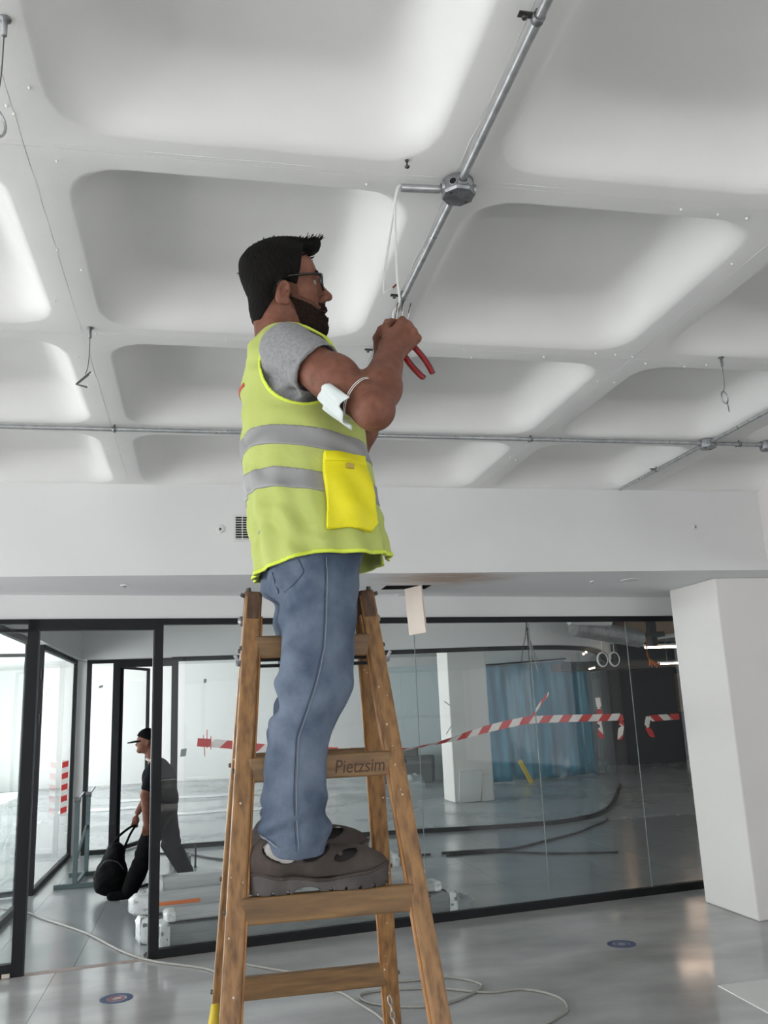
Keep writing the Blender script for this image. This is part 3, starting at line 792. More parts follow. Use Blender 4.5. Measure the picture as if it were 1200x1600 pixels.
# access panel hanging out of the hole
b = MB(); pa = Vector((1.672, 6.52, 2.60)); pb = Vector((1.59, 6.735, 2.60)); d = (pb-pa).normalized(); n = Vector((-d.y, d.x, 0)); dn = Vector((0.06, 0.0, -1)).normalized()
b.obox((pa+pb)/2+dn*0.185, d, n, dn, 0.115, 0.007, 0.185)
pan = b.build('access_panel', 'gypsum', None, tuple((pa+pb)/2)); tag(pan, 'pale gypsum access panel hanging from the soffit hole', 'panel')
MB().tube([pb+dn*0.0, pb+dn*0.01], 0.004).build('hinge_wire', 'steel_wire', pan, tuple((pa+pb)/2))

# ================================================================== STEPLADDER
LZ, LY, LK = 1.945, 2.25, 0.27
def lx(side, z): return (0.126-0.075*(1.95-z)) if side < 0 else (0.420+0.085*(1.95-z))
lad = empty('stepladder', (0.275, LY, 0), 'worn wooden double stepladder the electrician stands on', 'ladder'); LO = (0.275, LY, 0)
def ly(sg, z): return LY+sg*(LK*(LZ-z)+0.017)
for sg in (-1, 1):
    for side in (-1, 1):
        top = Vector((lx(side, 1.955), ly(sg, 1.955), 1.955)); bot = Vector((lx(side, 0.0), ly(sg, 0.0), 0.0))
        d = (bot-top); L = d.length; d.normalize(); xx = Vector((1, 0, 0)); xx = (xx-d*xx.dot(d)).normalized(); nn = d.cross(xx)
        b = MB(); b.bbox((top+bot)/2, xx, nn, d, 0.0215, 0.0150, L/2-0.004, 0.006)
        rail = b.build('rail', 'wood', lad, LO)
        # raised moulding on the inner edge, its highlight painted as lighter wood
        b = MB(); b.bbox((top+bot)/2-xx*side*0.0235, xx, nn, d, 0.0030, 0.0085, L/2-0.06, 0.002); b.build('edge_moulding', 'wood_edge_highlight', lad, LO)
        # dark worn top cap
        b = MB(); b.bbox(top+d*0.035+nn*0.0, xx, nn, d, 0.0220, 0.0155, 0.042, 0.008); b.build('rail_head', 'wood_top', lad, LO)
        # paint splashes on the visible faces
        for k in range(9):
            z = random.uniform(0.85, 1.9); t = (1.955-z)/1.955*L; q = top+d*t+xx*random.uniform(-.017, .017)
            f = -nn if (nn.y > 0) else nn
            MB().lathe(q+f*0.0147, f, [(0, random.uniform(.0012, .0042)), (.0008, .0010)], 5).build('paint_spot', 'paint_splash', lad, LO)
RZ = [1.846, 1.557, 1.268, 0.980, 0.690, 0.400, 0.130]
for sg in (-1, 1):
    for k, z in enumerate(RZ):
        zc = z-0.028; x0 = lx(-1, zc)+0.012; x1 = lx(1, zc)-0.012; y = ly(sg, zc)
        b = MB(); b.bbox(((x0+x1)/2, y, zc), (1, 0, 0), (0, 1, -sg*LK*0.0), ZZ, (x1-x0)/2, 0.0135, 0.028, 0.004)
        b.build('rung', 'wood_rung', lad, LO)
        for side in (-1, 1):
            xb = lx(side, zc)+side*0.0215; b = MB(); b.lathe((xb-side*.001, y, zc), (side, 0, 0), [(0, .006), (.004, .006), (.007, .004)], 8); b.build('bolt', 'screw', lad, LO)
# handwriting on the second rung
tc = bpy.data.curves.new('handwriting', 'FONT'); tc.body = 'Pietzsim'; tc.size = 0.046; tc.extrude = 0.0004; tc.shear = 0.15; tc.materials.append(MATS['ink'])
tmp = bpy.data.objects.new('handwriting_curve', tc); COL.objects.link(tmp)
tme = bpy.data.meshes.new_from_object(tmp); bpy.data.objects.remove(tmp)
to = bpy.data.objects.new('handwriting', tme); COL.objects.link(to); to.parent = lad
to.location = (0.305-LO[0], ly(-1, 1.529)-0.0142-LO[1], 1.512); to.rotation_euler = (math.pi/2, 0, 0); to.scale = (0.80, 0.95, 1)
# tie rods with wing nuts, top hinge bolts
for z in (1.787, 1.772):
    y = ly(-1, z)+0.004; MB().tube([(lx(-1, z)-.02, y, z), (lx(1, z)+.02, y, z)], 0.0042, 8).build('tie_rod', 'frame', lad, LO)
for side in (-1, 1):
    x = lx(side, 1.78)+side*0.030; b = MB()
    b.lathe((x-side*.012, ly(-1, 1.78)+.004, 1.78), (side, 0, 0), [(0, .008), (.012, .007), (.016, .004)], 8)
    b.obox((x, ly(-1, 1.78)+.004, 1.788), (side*.5, 0, 1), (0, 1, 0), (side, 0, -.5), .014, .003, .004); b.build('wing_nut', 'galvanised_dark', lad, LO)
    x = lx(side, 1.955)+side*0.012; b = MB()
    b.lathe((x, LY, 1.95), ZZ, [(0, .012), (.012, .012), (.018, .007), (.026, .006)], 10)
    b.lathe((x+side*.008, LY-.012, 1.952), (side, -.4, .4), [(0, .006), (.014, .005)], 8); b.build('hinge_bolt', 'screw', lad, LO)
    x = lx(side, 1.88)+side*0.0215; b = MB(); b.lathe((x, LY, 1.89), (side, 0, 0), [(0, .013), (.006, .013), (.012, .006)], 12); b.build('hinge_bolt', 'galvanised_dark', lad, LO)
# spreader chain
def chain(p0, p1, sag, n):
    p0, p1 = Vector(p0), Vector(p1); b = MB(); P = [p0.lerp(p1, i/n)-ZZ*(sag*4*(i/n)*(1-i/n)) for i in range(n+1)]
    for i in range(n):
        c = (P[i]+P[i+1])/2; t = (P[i+1]-P[i]); L = t.length; t.normalize(); s = t.cross(Vector((1, 0, 0)) if i % 2 else Vector((0.3, 1, 0.2))).normalized()
        b.tube([c+t*(L*0.66*math.cos(a))+s*(0.0052*math.sin(a)) for a in [2*math.pi*k/10 for k in range(10)]], 0.0017, 5, False, True)
    return b
chain((0.497, 2.515, 0.90), (0.52, 1.98, 0.88), 0.16, 44).build('chain', 'galvanised', lad, LO, True)
chain((0.045, 2.515, 0.90), (0.03, 1.98, 0.88), 0.16, 44).build('chain', 'galvanised', lad, LO, True)
# yellow strap wound round the left rails
b = MB(); P = []
for i in range(14):
    t = i/13; z = 1.055-0.36*t; w = 0.012+0.020*math.sin(min(1, t*1.8)*math.pi/2); x = lx(-1, z)-0.016+0.004*math.sin(7*t); y = ly(-1, z)+0.050
    P.append([(0.030-.03*t-w*.62, 2.075, z), (0.030-.03*t-w*.2, 2.068, z+.002), (0.030-.03*t+w*.2, 2.068, z+.003), (0.030-.03*t+w*.55, 2.074, z)])
b.sheet(P, 0.003); tag(b.build('strap', 'yellow', None, (0.03, 2.07, 0.7), True), 'yellow strap hanging on the left rails of the stepladder', 'strap')

# ================================================================== CABLES AND THINGS ON THE NEAR FLOOR
def cable(name, pts, r, m, label, cat='cable', n=8, z=None):
    P = smooth_path([(p[0], p[1], (p[2] if len(p) > 2 else r)) for p in pts], n)
    o = MB().tube(P, r, 8).build(name, m, None, tuple(P[0]), True); return tag(o, label, cat)
cable('power_cable', [(-2.6, 9.9), (-1.845, 9.26), (-1.53, 8.9), (-1.335, 8.57), (-0.906, 7.88), (-0.58, 7.20), (-0.329, 6.82), (0.066, 6.45), (0.141, 6.03), (0.45, 6.02), (0.785, 5.74), (0.893, 5.45), (0.976, 5.11), (1.0, 4.5)], 0.009, 'grey_cable', 'thick grey cable running through the doorway to the ladder')
cable('power_cable', [(0.2, 6.62), (0.7, 6.10), (1.182, 5.79), (1.514, 5.76), (1.668, 5.55), (1.554, 5.39), (1.343, 5.27), (1.15, 5.3), (0.95, 5.45), (0.95, 5.62), (1.2, 5.62), (1.426, 5.55), (1.654, 5.39), (1.882, 5.37), (2.01, 5.18), (1.983, 4.97), (1.821, 4.82), (1.5, 4.6)], 0.008, 'grey_cable', 'grey cable lying in wide loops behind the ladder')
cable('power_cable', [(-0.40, 6.945), (-0.41, 7.03), (-0.36, 7.12), (-0.2, 7.14)], 0.007, 'grey_cable', 'short grey cable bending round the foot of the door post')
for (x, y), lab in (((-0.509, 6.069), 'round blue and red floor sticker near the doorway'), ((2.872, 6.101), 'round blue floor sticker in front of the column')):
    c = Vector((x, y, 0)); r = empty('floor_sticker', c, lab, 'sticker')
    MB().lathe(c, ZZ, [(0, .10), (.0012, .10), (.0012, .062), (0, .062)], 32, False).build('ring', 'sticker_blue', r, c)
    MB().lathe(c, ZZ, [(0, .05), (.0012, .05), (.0012, .028), (0, .028)], 32, False).build('inner_ring', 'sticker_red' if x < 0 else 'sticker_blue', r, c)
b = MB().prism([(2.967, 5.067), (3.95, 5.08), (3.95, 4.1), (2.94, 4.1)], 0.0, 0.006)
tag(b.build('floor_board', 'white_board', None, (3.4, 4.6, 0)), 'pale flat board lying on the floor at the right edge', 'board')

# ================================================================== THE ELECTRICIAN ON THE LADDER
YC = 2.25
PO = (0.26, YC, 1.268)
man = empty('person', PO, 'electrician in yellow hi-vis vest and jeans standing on the ladder, reaching up', 'person')
def sn(X, Y, Z, f, p=(0, 0, 0)):     # cheap smooth pseudo-noise
    return (np.sin(f*(X*1.0+0.7*Y+0.3*Z)+p[0])+np.sin(f*(0.4*X-1.1*Y+0.8*Z)+p[1])+np.sin(f*(-0.8*X+0.5*Y+1.2*Z)+p[2]))/3

# ---------------- skin: head, neck, shoulders, arms and hands, one continuous surface
HP = math.radians(8); HQ = math.radians(11); HS = 1.03; HO = np.array([0.216, YC, 2.812])
hc, hs = math.cos(HP), math.sin(HP)
_hf = np.array([hc, 0, hs]); _hl = np.array([0, 1, 0]); _hu = np.array([-hs, 0, hc])
HR = np.stack([_hf, _hl*math.cos(HQ)+_hu*math.sin(HQ), _hu*math.cos(HQ)-_hl*math.sin(HQ)], 1)      # columns: forward, left, up
def H(x, y, z): return HO+HR@(np.array([x, y, z], float)*HS)
B = Field((0.02, 1.78, 2.27), (0.66, 2.62, 3.03), 0.0028)
def hell(c, r, k=0.012, mode='add', rot=None):
    R = HR if rot is None else HR@rot
    B.ell(H(*c), np.array(r)*HS, k, R, mode)
def hcone(a, b, ra, rb, k=0.012, mode='add'): B.cone(H(*a), H(*b), ra*HS, rb*HS, k, mode)
hell((-.003, 0, .054), (.092, .077, .082), 0)
hell((.045, 0, .048), (.052, .060, .062), .03)
hell((-.052, 0, -.012), (.038, .056, .060), .03)
hell((.044, 0, -.028), (.050, .055, .076), .03)
for s in (-1, 1):
    hcone((-.002, s*.050, -.048), (.072, s*.020, -.098), .022, .020, .03)
    hell((.062, s*.043, -.010), (.026, .022, .020), .018)
hell((.084, 0, -.102), (.019, .022, .017), .02)
hcone((.090, -.030, .040), (.090, .030, .040), .0115, .0115, .014)
for s in (-1, 1):
    hell((.101, s*.033, .018), (.017, .019, .013), .010, 'sub')
    hell((.080, s*.033, .029), (.013, .017, .006), .004)
    hell((.080, s*.033, .006), (.013, .016, .005), .005)
hcone((.093, 0, .034), (.122, 0, -.010), .0085, .0105, .010)
hell((.098, 0, .004), (.015, .0105, .034), .008)
hell((.124, 0, -.016), (.0135, .0125, .0115), .007)
for s in (-1, 1):
    hell((.109, s*.0125, -.022), (.0125, .0085, .0095), .005)
    hell((.117, s*.007, -.029), (.005, .0035, .004), .002, 'sub')
hell((.094, 0, -.048), (.014, .028, .016), .012)
hell((.103, 0, -.0545), (.0095, .023, .0065), .005)
hell((.101, 0, -.0745), (.0115, .021, .0080), .005)
hell((.114, 0, -.0640), (.024, .020, .0050), .002, 'sub')
ER = np.array([[0.94, 0, 0.34], [0, 1, 0], [-0.34, 0, 0.94]])
for s in (-1, 1):                                                # ears
    T = np.array([[1, s*.25, 0], [-s*.25, 1, 0], [0, 0, 1]])
    hell((-.012, s*.080, -.014), (.020, .0075, .034), .004, rot=ER)
    hell((-.006, s*.091, -.008), (.0135, .0125, .0235), .002, 'sub', rot=ER)
    hell((.003, s*.081, -.018), (.006, .006, .007), .003)
    hell((-.005, s*.081, -.040), (.010, .006, .010), .004)
HEAD = B.a.copy()
B.cone(H(-.030, 0, -.050), (0.205, YC, 2.60), .060, .064, .03)
B.cone(H(.055, 0, -.085), (0.240, YC, 2.62), .020, .035, .03)
HEADN = B.a.copy()
B.cone((0.205, YC-.13, 2.585), (0.205, YC+.13, 2.585), .060, .060, .05)
B.ell((0.24, YC, 2.44), (.10, .15, .16), .05)
SR = (0.215, 2.060, 2.560); ERt = (0.392, 1.905, 2.352); WR = (0.482, 2.055, 2.575)
def V3(*a): return np.array(a, float)
B.cone(SR, ERt, .060, .045, .03)
mid = np.array(SR)*.45+np.array(ERt)*.55
B.ell(mid+V3(.0, -.004, .010), (.062, .052, .056), .03)
f1 = np.array(ERt)*.68+np.array(WR)*.32
B.cone(ERt, f1, .045, .053, .02); B.cone(f1, WR, .052, .033, .02)
B.ell(np.array(ERt)+V3(.004, .0, -.010), (.044, .040, .040), .02)
SL = (0.215, 2.440, 2.560); EL = (0.435, 2.500, 2.400); WL = (0.512, 2.275, 2.640)
B.cone(SL, EL, .060, .045, .03); f2 = np.array(EL)*.68+np.array(WL)*.32
B.cone(EL, f2, .044, .050, .02); B.cone(f2, WL, .049, .031, .02)

def hand(W, e1, e3, side, curl, spread=1.0):
    """W wrist, e1 towards the knuckles, e3 out of the back of the hand; side = +1 if the index is on +e2"""
    W = np.array(W, float); e1 = np.array(e1, float); e1 /= np.linalg.norm(e1); e3 = np.array(e3, float); e3 -= e1*(e3@e1); e3 /= np.linalg.norm(e3)
    e2 = np.cross(e3, e1)*side
    P = lambda a, b, c: W+e1*a+e2*b+e3*c
    # palm
    for b0, r0 in ((.024, .0165), (.008, .0175), (-.010, .0170), (-.027, .0150)):
        B.cone(P(.004, b0*.55, -.002), P(.080-abs(b0-.008)*.25, b0*1.12, .004), .022, r0*.86, .012)
    B.cone(W, P(.03, 0, -.002), .031, .028, .02)
    B.ell(P(.030, .026, -.018), (.020, .020, .020), .014)
    L = ((.043, .026, .021), (.047, .030, .022), (.044, .028, .021), (.036, .021, .019))
    tips = []
    for b0 in (.031, .0105, -.0105, -.0295): B.ell(P(.080-abs(b0-.006)*.28, b0*1.04, .0135), (.0105, .0105, .0105), .005)
    for i, b0 in enumerate((.031, .0105, -.0105, -.0295)):
        p = P(.083-abs(b0-.006)*.28, b0*spread, .005); ang = 0.0; rr = (.0102, .0105, .0100, .0088)[i]
        c = curl[i]
        for j in range(3):
            ang += c[j]; q = p+(e1*math.cos(ang)-e3*math.sin(ang))*L[i][j]
            B.cone(p, q, rr*(1-.07*j), rr*(1-.07*(j+1)), .0035)
            p = q
        tips.append(p)
    return P
r_e1 = V3(.60, .10, .72); r_e3 = V3(.12, -.97, -.10)
PH = hand(WR, r_e1, r_e3, 1, ((.85, 1.45, .75), (.95, 1.5, .8), (1.05, 1.5, .8), (1.15, 1.5, .8)))
# right thumb lies over the side of the index finger
tb = [PH(.022, .028, -.014), PH(.052, .048, -.024), PH(.080, .047, -.036), PH(.098, .036, -.044)]
B.chain(tb, [.0135, .0115, .0110, .0085], .004)
l_e1 = V3(.25, -.50, .70); l_e3 = V3(.25, .85, .35)
PL = hand(WL, l_e1, l_e3, -1, ((.9, 1.2, .7), (1.0, 1.3, .7), (1.1, 1.3, .8), (1.2, 1.35, .8)))
tb = [PL(.022, .028, -.014), PL(.050, .044, -.026), PL(.078, .040, -.036), PL(.096, .028, -.042)]
B.chain(tb, [.0130, .0112, .0105, .0085], .004)
body = B.build('body', 'skin', man, PO, relax=1)

# ---------------- hair and beard follow the head surface
X, Y, Z = B.axes()
dx, dy, dz = X-HO[0], Y-HO[1], Z-HO[2]
LX, LYY, LZZ = [((HR[0, q]*dx+HR[1, q]*dy+HR[2, q]*dz)/HS).astype(np.float32) for q in range(3)]
AY = np.abs(LYY)
strand = 0.0007*np.sin(420*LX+130*LYY+40*np.sin(90*LZZ))*np.sin(310*LYY+200*LZZ)
up = np.clip((LZZ+.03)/.13, 0, 1)
thick = 0.0035+0.017*up**1.6+0.004*np.clip((-LX-.05)/.05, 0, 1)*np.clip((LZZ-.0)/.06, 0, 1)
front = LX-(0.046+0.30*(LZZ-.055))                 # behind the forehead hairline
front = np.maximum(front, -(LZZ-0.016)-0.4*np.clip(LX-.01, 0, 1))
side_ = mxl([LX-0.034+0*LZZ, -0.040-LZZ+0*LX, 0.008-LX+0*LZZ, LZZ-.06])      # sideburn
back = np.maximum(LX+0.026-0.80*np.minimum(LZZ+.012, 0), -0.078-LZZ-0.35*(LX+.07))
region = np.minimum(front, back)
hairA = np.maximum(np.minimum(HEAD-thick, HEADN-0.0035)+strand, region).astype(np.float32)
FH = Field(B.lo, B.lo+(B.n-1)*B.h, B.h); FH.n = B.n.copy(); FH.a = hairA
for (c, r) in (((.074, 0, .122), (.040, .046, .020)), ((.098, -.006, .128), (.022, .034, .017)), ((.105, -.018, .135), (.014, .020, .012)), ((.030, 0, .135), (.060, .052, .018))):
    FH.ell(H(*c), np.array(r)*HS, .012, HR)
FH.a += (0.0008*np.sin(500*LX+220*LYY)*np.sin(260*LZZ+300*LYY)).astype(np.float32)
for s in (-1, 1): FH.ell(H(-.010, s*.084, -.014), np.array((.0205, .016, .0345))*HS, .004, HR@ER, 'sub')
FH.build('hair', 'hair', man, PO)
cheek = (LZZ-(-0.026-0.42*(LX-.020)))*0.85                       # below the cheek line
reg = mxl([cheek+0*LYY, 0.008-LX+0*LYY+0*LZZ+0.30*np.clip(-LZZ-.03, 0, 1), -0.130-LZZ+0*LYY])
must = mxl([0.088-LX+0*LYY+0*LZZ, LZZ+0.036+0*LX+0*LYY, -0.058-LZZ+0*LX+0*LYY, AY-0.029+0*LX+0*LZZ])
reg = np.minimum(reg, must)
lips = np.sqrt(((LX-.110)/.026)**2+(LYY/.024)**2+((LZZ+.0705)/.0130)**2)-1
reg = np.maximum(reg, -lips*0.011)
bt = 0.0030+0.0055*np.clip((-LZZ-.06)/.04, 0, 1)*np.clip((LX-.02)/.04, 0, 1)+0.0015*np.clip((LX-.085)/.01, 0, 1)
beardA = np.maximum(HEAD-bt+0.0016*np.sin(600*LX+250*LYY)*np.sin(420*LZZ), reg).astype(np.float32)
FH.a = beardA
FH.build('beard', 'beard', man, PO)
stubbleA = np.maximum(HEAD-0.0014, np.minimum(side_, np.maximum(cheek-0.010, 0.006-LX)+0*LYY)).astype(np.float32)  # thin layer of short facial hair on sideburns and cheeks
FH.build('stubble', 'stubble', man, PO, arr=np.maximum(stubbleA, -0.085-LZZ).astype(np.float32))
del hairA, beardA, region, reg, thick, strand, cheek, must, lips, bt, front, back, side_, up
# loose short strands that break the outline of the hair
rnd = random.Random(11); b = MB()
for k in range(420):
    if k < 240:
        p = H(.105+rnd.uniform(-.05, .016), rnd.uniform(-.045, .045), .136+rnd.uniform(-.006, .008)); d = HR@np.array([rnd.uniform(.2, 1), rnd.uniform(-.4, .4), rnd.uniform(.1, .8)])
    else:
        a = rnd.uniform(.15, 1.35)*math.pi/1.35; s = rnd.uniform(-.8, .8)
        p = H(-.004+.103*math.cos(a)*math.cos(s)*1.0, .083*math.sin(s), .060+.092*math.sin(a)*math.cos(s)); d = HR@np.array([math.cos(a)+.5, math.sin(s), math.sin(a)])
    d = d/np.linalg.norm(d); L = rnd.uniform(.006, .014)
    q = HR@np.array([rnd.uniform(-1, 1), rnd.uniform(-1, 1), rnd.uniform(-1, 1)])*.002
    b.tube([p-d*.006, p+d*L*.5+q, p+d*L], [.0016, .0012, .0004], 4, False)
tag(b.build('hair_strands', 'hair', man, PO), kind='stuff')
# eyes
for s in (-1, 1):
    c = H(.0795, s*.033, .0175); f = HR[:, 0]
    b = MB(); n = 14; b.lathe(c-f*.012, f, [(.0002, .0005)]+[(.012-.012*math.cos(a), .012*math.sin(a)) for a in [math.pi*k/10 for k in range(1, 10)]]+[(.0238, .0005)], n)
    e = b.build('eye', 'eye_white', man, PO, True)
    MB().lathe(c+f*.0100, f, [(0, .0055), (.0022, .0035), (.0025, .0005)], n).build('iris', 'iris', e, PO)
# eyebrows
for s in (-1, 1):
    P = [H(.1005-.010*t*t, s*(.012+.036*t), .041+.006*math.sin(t*2.6)) for t in [k/8 for k in range(9)]]
    MB().tube(P, [.0018+.0022*math.sin(math.pi*(k+.6)/9.4) for k in range(9)], 7).build('eyebrow', 'hair', man, PO, True)
# glasses
gl = MB().tube([H(.112, -.010, .020), H(.1145, 0, .022), H(.112, .010, .020)], .0024, 8).build('eyeglasses', 'glasses', man, PO, True)
for s in (-1, 1):
    rim = []
    for k in range(28):
        a = 2*math.pi*k/28; ca, sa = math.cos(a), math.sin(a); px = abs(ca)**.6*math.copysign(1, ca); pz = abs(sa)**.6*math.copysign(1, sa)
        yy = .036+.0265*px; rim.append(H(.1115-.012*((yy-.01)/.05)**2, s*yy, .017+.0190*pz))
    MB().tube(rim, [.0038 if math.sin(2*math.pi*k/28) > -.2 else .0030 for k in range(28)], 8, False, True).build('rim', 'glasses', gl, PO, True)
    MB().add(rim, [tuple(range(28))]).build('lens', 'lens', gl, PO)
    MB().tube(smooth_path([H(.100, s*.064, .030), H(.085, s*.073, .031), H(.040, s*.080, .029), H(.005, s*.083, .026), H(-.012, s*.082, .020), H(-.028, s*.080, .002)], 5), .0036, 8).build('temple', 'glasses', gl, PO, True)

# ---------------- T-shirt
TZ = [2.00, 2.10, 2.25, 2.40, 2.50, 2.57, 2.61, 2.638, 2.655]
TC = [.285, .285, .275, .262, .250, .238, .226, .218, .214]
TA = [.150, .155, .155, .150, .138, .122, .098, .064, .020]
TB = [.175, .180, .182, .185, .185, .175, .140, .090, .030]
def torso(X, Y, Z, grow=0.0):
    c, a, b = table(Z, TZ, TC), table(Z, TZ, TA)+grow, table(Z, TZ, TB)+grow
    q = (np.abs((X-c)/a)**2.3+np.abs((Y-YC)/b)**2.3)**(1/2.3)
    return (q-1)*np.minimum(a, b)*0.9
T = Field((0.05, 1.90, 2.10), (0.45, 2.60, 2.74), 0.004)
T.put(lambda X, Y, Z: np.maximum(torso(X, Y, Z), Z-2.652), (0, 1, 2.10), (1, 3, 2.71), 0)
SLEEVE = []
for S, E in ((SR, ERt), (SL, EL)):
    S, E = np.array(S), np.array(E); d = (E-S)/np.linalg.norm(E-S)
    T.cone(S+V3(-.008, 0, .0), S+d*.16, .071, .070, .03)
    SLEEVE.append((S, d))
X, Y, Z = T.axes()
for S, d in SLEEVE:
    pl = (X-S[0])*d[0]+(Y-S[1])*d[1]+(Z-S[2])*d[2]-0.108
    near = (np.sqrt((X-S[0]-d[0]*.1)**2+(Y-S[1]-d[1]*.1)**2+(Z-S[2]-d[2]*.1)**2) < .16)
    T.a = np.where(near, np.maximum(T.a, pl), T.a)
    hol = np.sqrt(np.maximum((X-S[0])**2+(Y-S[1])**2+(Z-S[2])**2-((X-S[0])*d[0]+(Y-S[1])*d[1]+(Z-S[2])*d[2])**2, 0))-0.063
    T.a = np.where(near & (pl > -0.03), np.maximum(T.a, -hol), T.a)
T.a = np.maximum(T.a, -(np.sqrt((X-.222)**2+(Y-YC)**2)-.068)*1.0-np.clip(2.66-Z, 0, 1)*6)
T.a += (0.0035*sn(X, Y, Z, 55)+0.0025*np.sin(90*(Z-0.6*X)+2*sn(X, Y, Z, 30))*np.clip((2.56-Z)/.1, 0, 1)).astype(np.float32)
T.build('t_shirt', 'tshirt', man, PO, relax=1)

# ---------------- hi-vis vest
VZ = [2.02, 2.06, 2.12, 2.20, 2.30, 2.42, 2.52, 2.58, 2.625, 2.655, 2.672]
VC = [.311, .306, .296, .283, .272, .262, .248, .238, .226, .218, .214]
VA = [.181, .178, .175, .173, .170, .162, .148, .131, .114, .090, .035]
VB = [.214, .212, .208, .205, .202, .200, .200, .196, .182, .150, .080]
def vsurf(X, Y, Z):
    c, a, b = table(Z, VZ, VC), table(Z, VZ, VA), table(Z, VZ, VB)
    fold = 0.0045*np.sin(16*np.arctan2(Y-YC, X-c)+6*Z)*np.clip((2.35-Z)/.3, 0, 1)+0.0035*sn(X, Y, Z, 38, (1, 2, 0))+0.0022*np.sin(70*(X*.5+Z)+3*sn(X, Y, Z, 25))
    q = (np.abs((X-c)/a)**2.35+np.abs((Y-YC)/b)**2.35)**(1/2.35)
    return (q-1)*np.minimum(a, b)*0.9+fold
F = Field((0.05, 1.99, 1.99), (0.53, 2.51, 2.735), 0.0032)
X, Y, Z = F.axes()
VS = np.maximum(vsurf(X, Y, Z), Z-2.668).astype(np.float32)
hem = 2.030-0.035*np.clip((0.26-X)/.16, 0, 1)+0.012*np.clip((X-.40)/.08, 0, 1)+0*Y
shell_ = mxl([VS, -(VS+0.0065), hem-Z+0*X])
arm = []
for s in (-1, 1):
    yy = (Y-YC)*s
    ell = (np.sqrt(((X-.246)/.104)**2+((Z-2.535)/.118)**2)-1)*.104
    arm.append(np.maximum(ell+0*yy, 0.142-yy+0*ell))
armhole = np.minimum(arm[0], arm[1])
neck = np.sqrt((X-.215)**2+(Y-YC)**2)-.074+np.clip(2.60-Z, 0, 1)*4
vneck = np.maximum(np.abs(Y-YC)-(.012+.28*np.clip(Z-2.42, 0, 1))+0*X, .28-X+0*Y+0*Z)
def cut(A): return mxl([A, -armhole, -neck, -vneck]).astype(np.float32)
vest = F.build('vest', 'vest', man, PO, arr=cut(shell_))
# bound edges: hem and armholes
rimz = mxl([VS-0.0022, -(VS+0.0045), np.abs(Z-hem-0.004)-0.005])
F.build('hem_binding', 'vest_trim', vest, PO, arr=cut(rimz))
rima = mxl([VS-0.0022, -(VS+0.0055), np.abs(armhole-0.003)-0.0042])
F.build('armhole_binding', 'vest_trim', vest, PO, arr=cut(rima))
# two reflective bands
tilt = 0.045*np.clip((0.30-X)/.2, -0.2, 1)
for zc, hw in ((2.318, .0265), (2.207, .0265)):
    band = mxl([VS-0.0028, -(VS+0.0030), np.abs(Z-zc-tilt*0.75)-hw])
    F.build('reflective_band', 'tape_silver', vest, PO, arr=cut(band))
# little red print on the back
pr_ = mxl([VS-0.0026, -(VS+0.0020), np.abs(Z-2.515)-0.006, X-0.16, np.abs(Y-2.25)-.060])
F.build('print', 'print_red', vest, PO, arr=cut(pr_))
# bright pouch pocket hanging on the near front side
U = np.clip((2.285-Z)/.20, 0, 1)
xl = 0.288+0.006*U; xr = 0.404+0.030*U
rz = np.maximum(np.maximum(xl-X, X-xr)+0*Z, np.maximum(Z-2.285, 2.088+0.02*np.clip((X-.41)/.02, 0, 1)-Z)+0*X)
bul = 0.010+0.012*np.sin(np.pi*np.clip(U, 0, 1))
pk = mxl([VS-bul, -(VS-0.001), rz, Y-(YC-.02)])
pk += 0.002*np.sin(60*X+45*Z)
pocket = F.build('pouch_pocket', 'pocket_yellow', vest, PO, arr=pk.astype(np.float32), relax=1)
fl = mxl([VS-bul-0.003, -(VS-bul+0.003), np.maximum(xl+.002-X, X-xr+.002)+0*Z, np.abs(Z-2.272)-.014, Y-(YC-.02)])
F.build('pocket_flap', 'pocket_yellow', pocket, PO, arr=fl.astype(np.float32))
tg = mxl([VS-bul-0.0042, -(VS-bul+0.002), np.abs(X-.355)-.011, np.abs(Z-2.246)-.007, Y-(YC-.02)])
F.build('pocket_tag', 'tag_tan', pocket, PO, arr=tg.astype(np.float32))
del VS, shell_, rimz, rima, pk, fl, tg, armhole, neck, vneck

# ---------------- jeans
J = Field((0.04, 1.93, 1.27), (0.45, 2.60, 2.17), 0.004)
J.ell((0.283, YC, 2.07), (.128, .172, .12), 0)
J.ell((0.225, YC-.075, 2.005), (.072, .085, .085), .04); J.ell((0.225, YC+.075, 2.005), (.072, .085, .085), .04)
for s, kx, ky, ax, ay, in ((-1, .262, 2.105, .203, 2.083), (1, .285, 2.385, .236, 2.412)):
    J.cone((.287, YC+s*.092, 2.00), (kx+.006, ky, 1.735), .106, .084, .03)
    J.cone((kx+.006, ky, 1.735), (kx-.030, ky, 1.625), .084, .068, .02)
    J.cone((kx-.030, ky, 1.625), (ax, ay, 1.42), .069, .072, .02)
    J.cone((ax, ay, 1.42), (ax-.002, ay, 1.35), .073, .080, .02)
    J.ell((kx-.050, ky, 1.56), (.058, .062, .11), .03)
X, Y, Z = J.axes()
cx_ = np.where(Y < YC, .205, .235)+0*X
cuffz = 1.336+0.55*np.maximum(cx_-X, 0)+0.12*np.maximum(X-cx_-.02, 0)
J.a = np.maximum(J.a, cuffz-Z)
w1 = np.exp(-((Z-1.69)/.075)**2)*np.clip((.30-X)/.12, 0, 1)
w2 = np.exp(-((Z-1.39)/.075)**2)
w3 = np.exp(-((Z-1.93)/.07)**2)*np.clip((.34-X)/.2, 0.15, 1)
ph = 2.2*sn(X, Y, Z, 14)
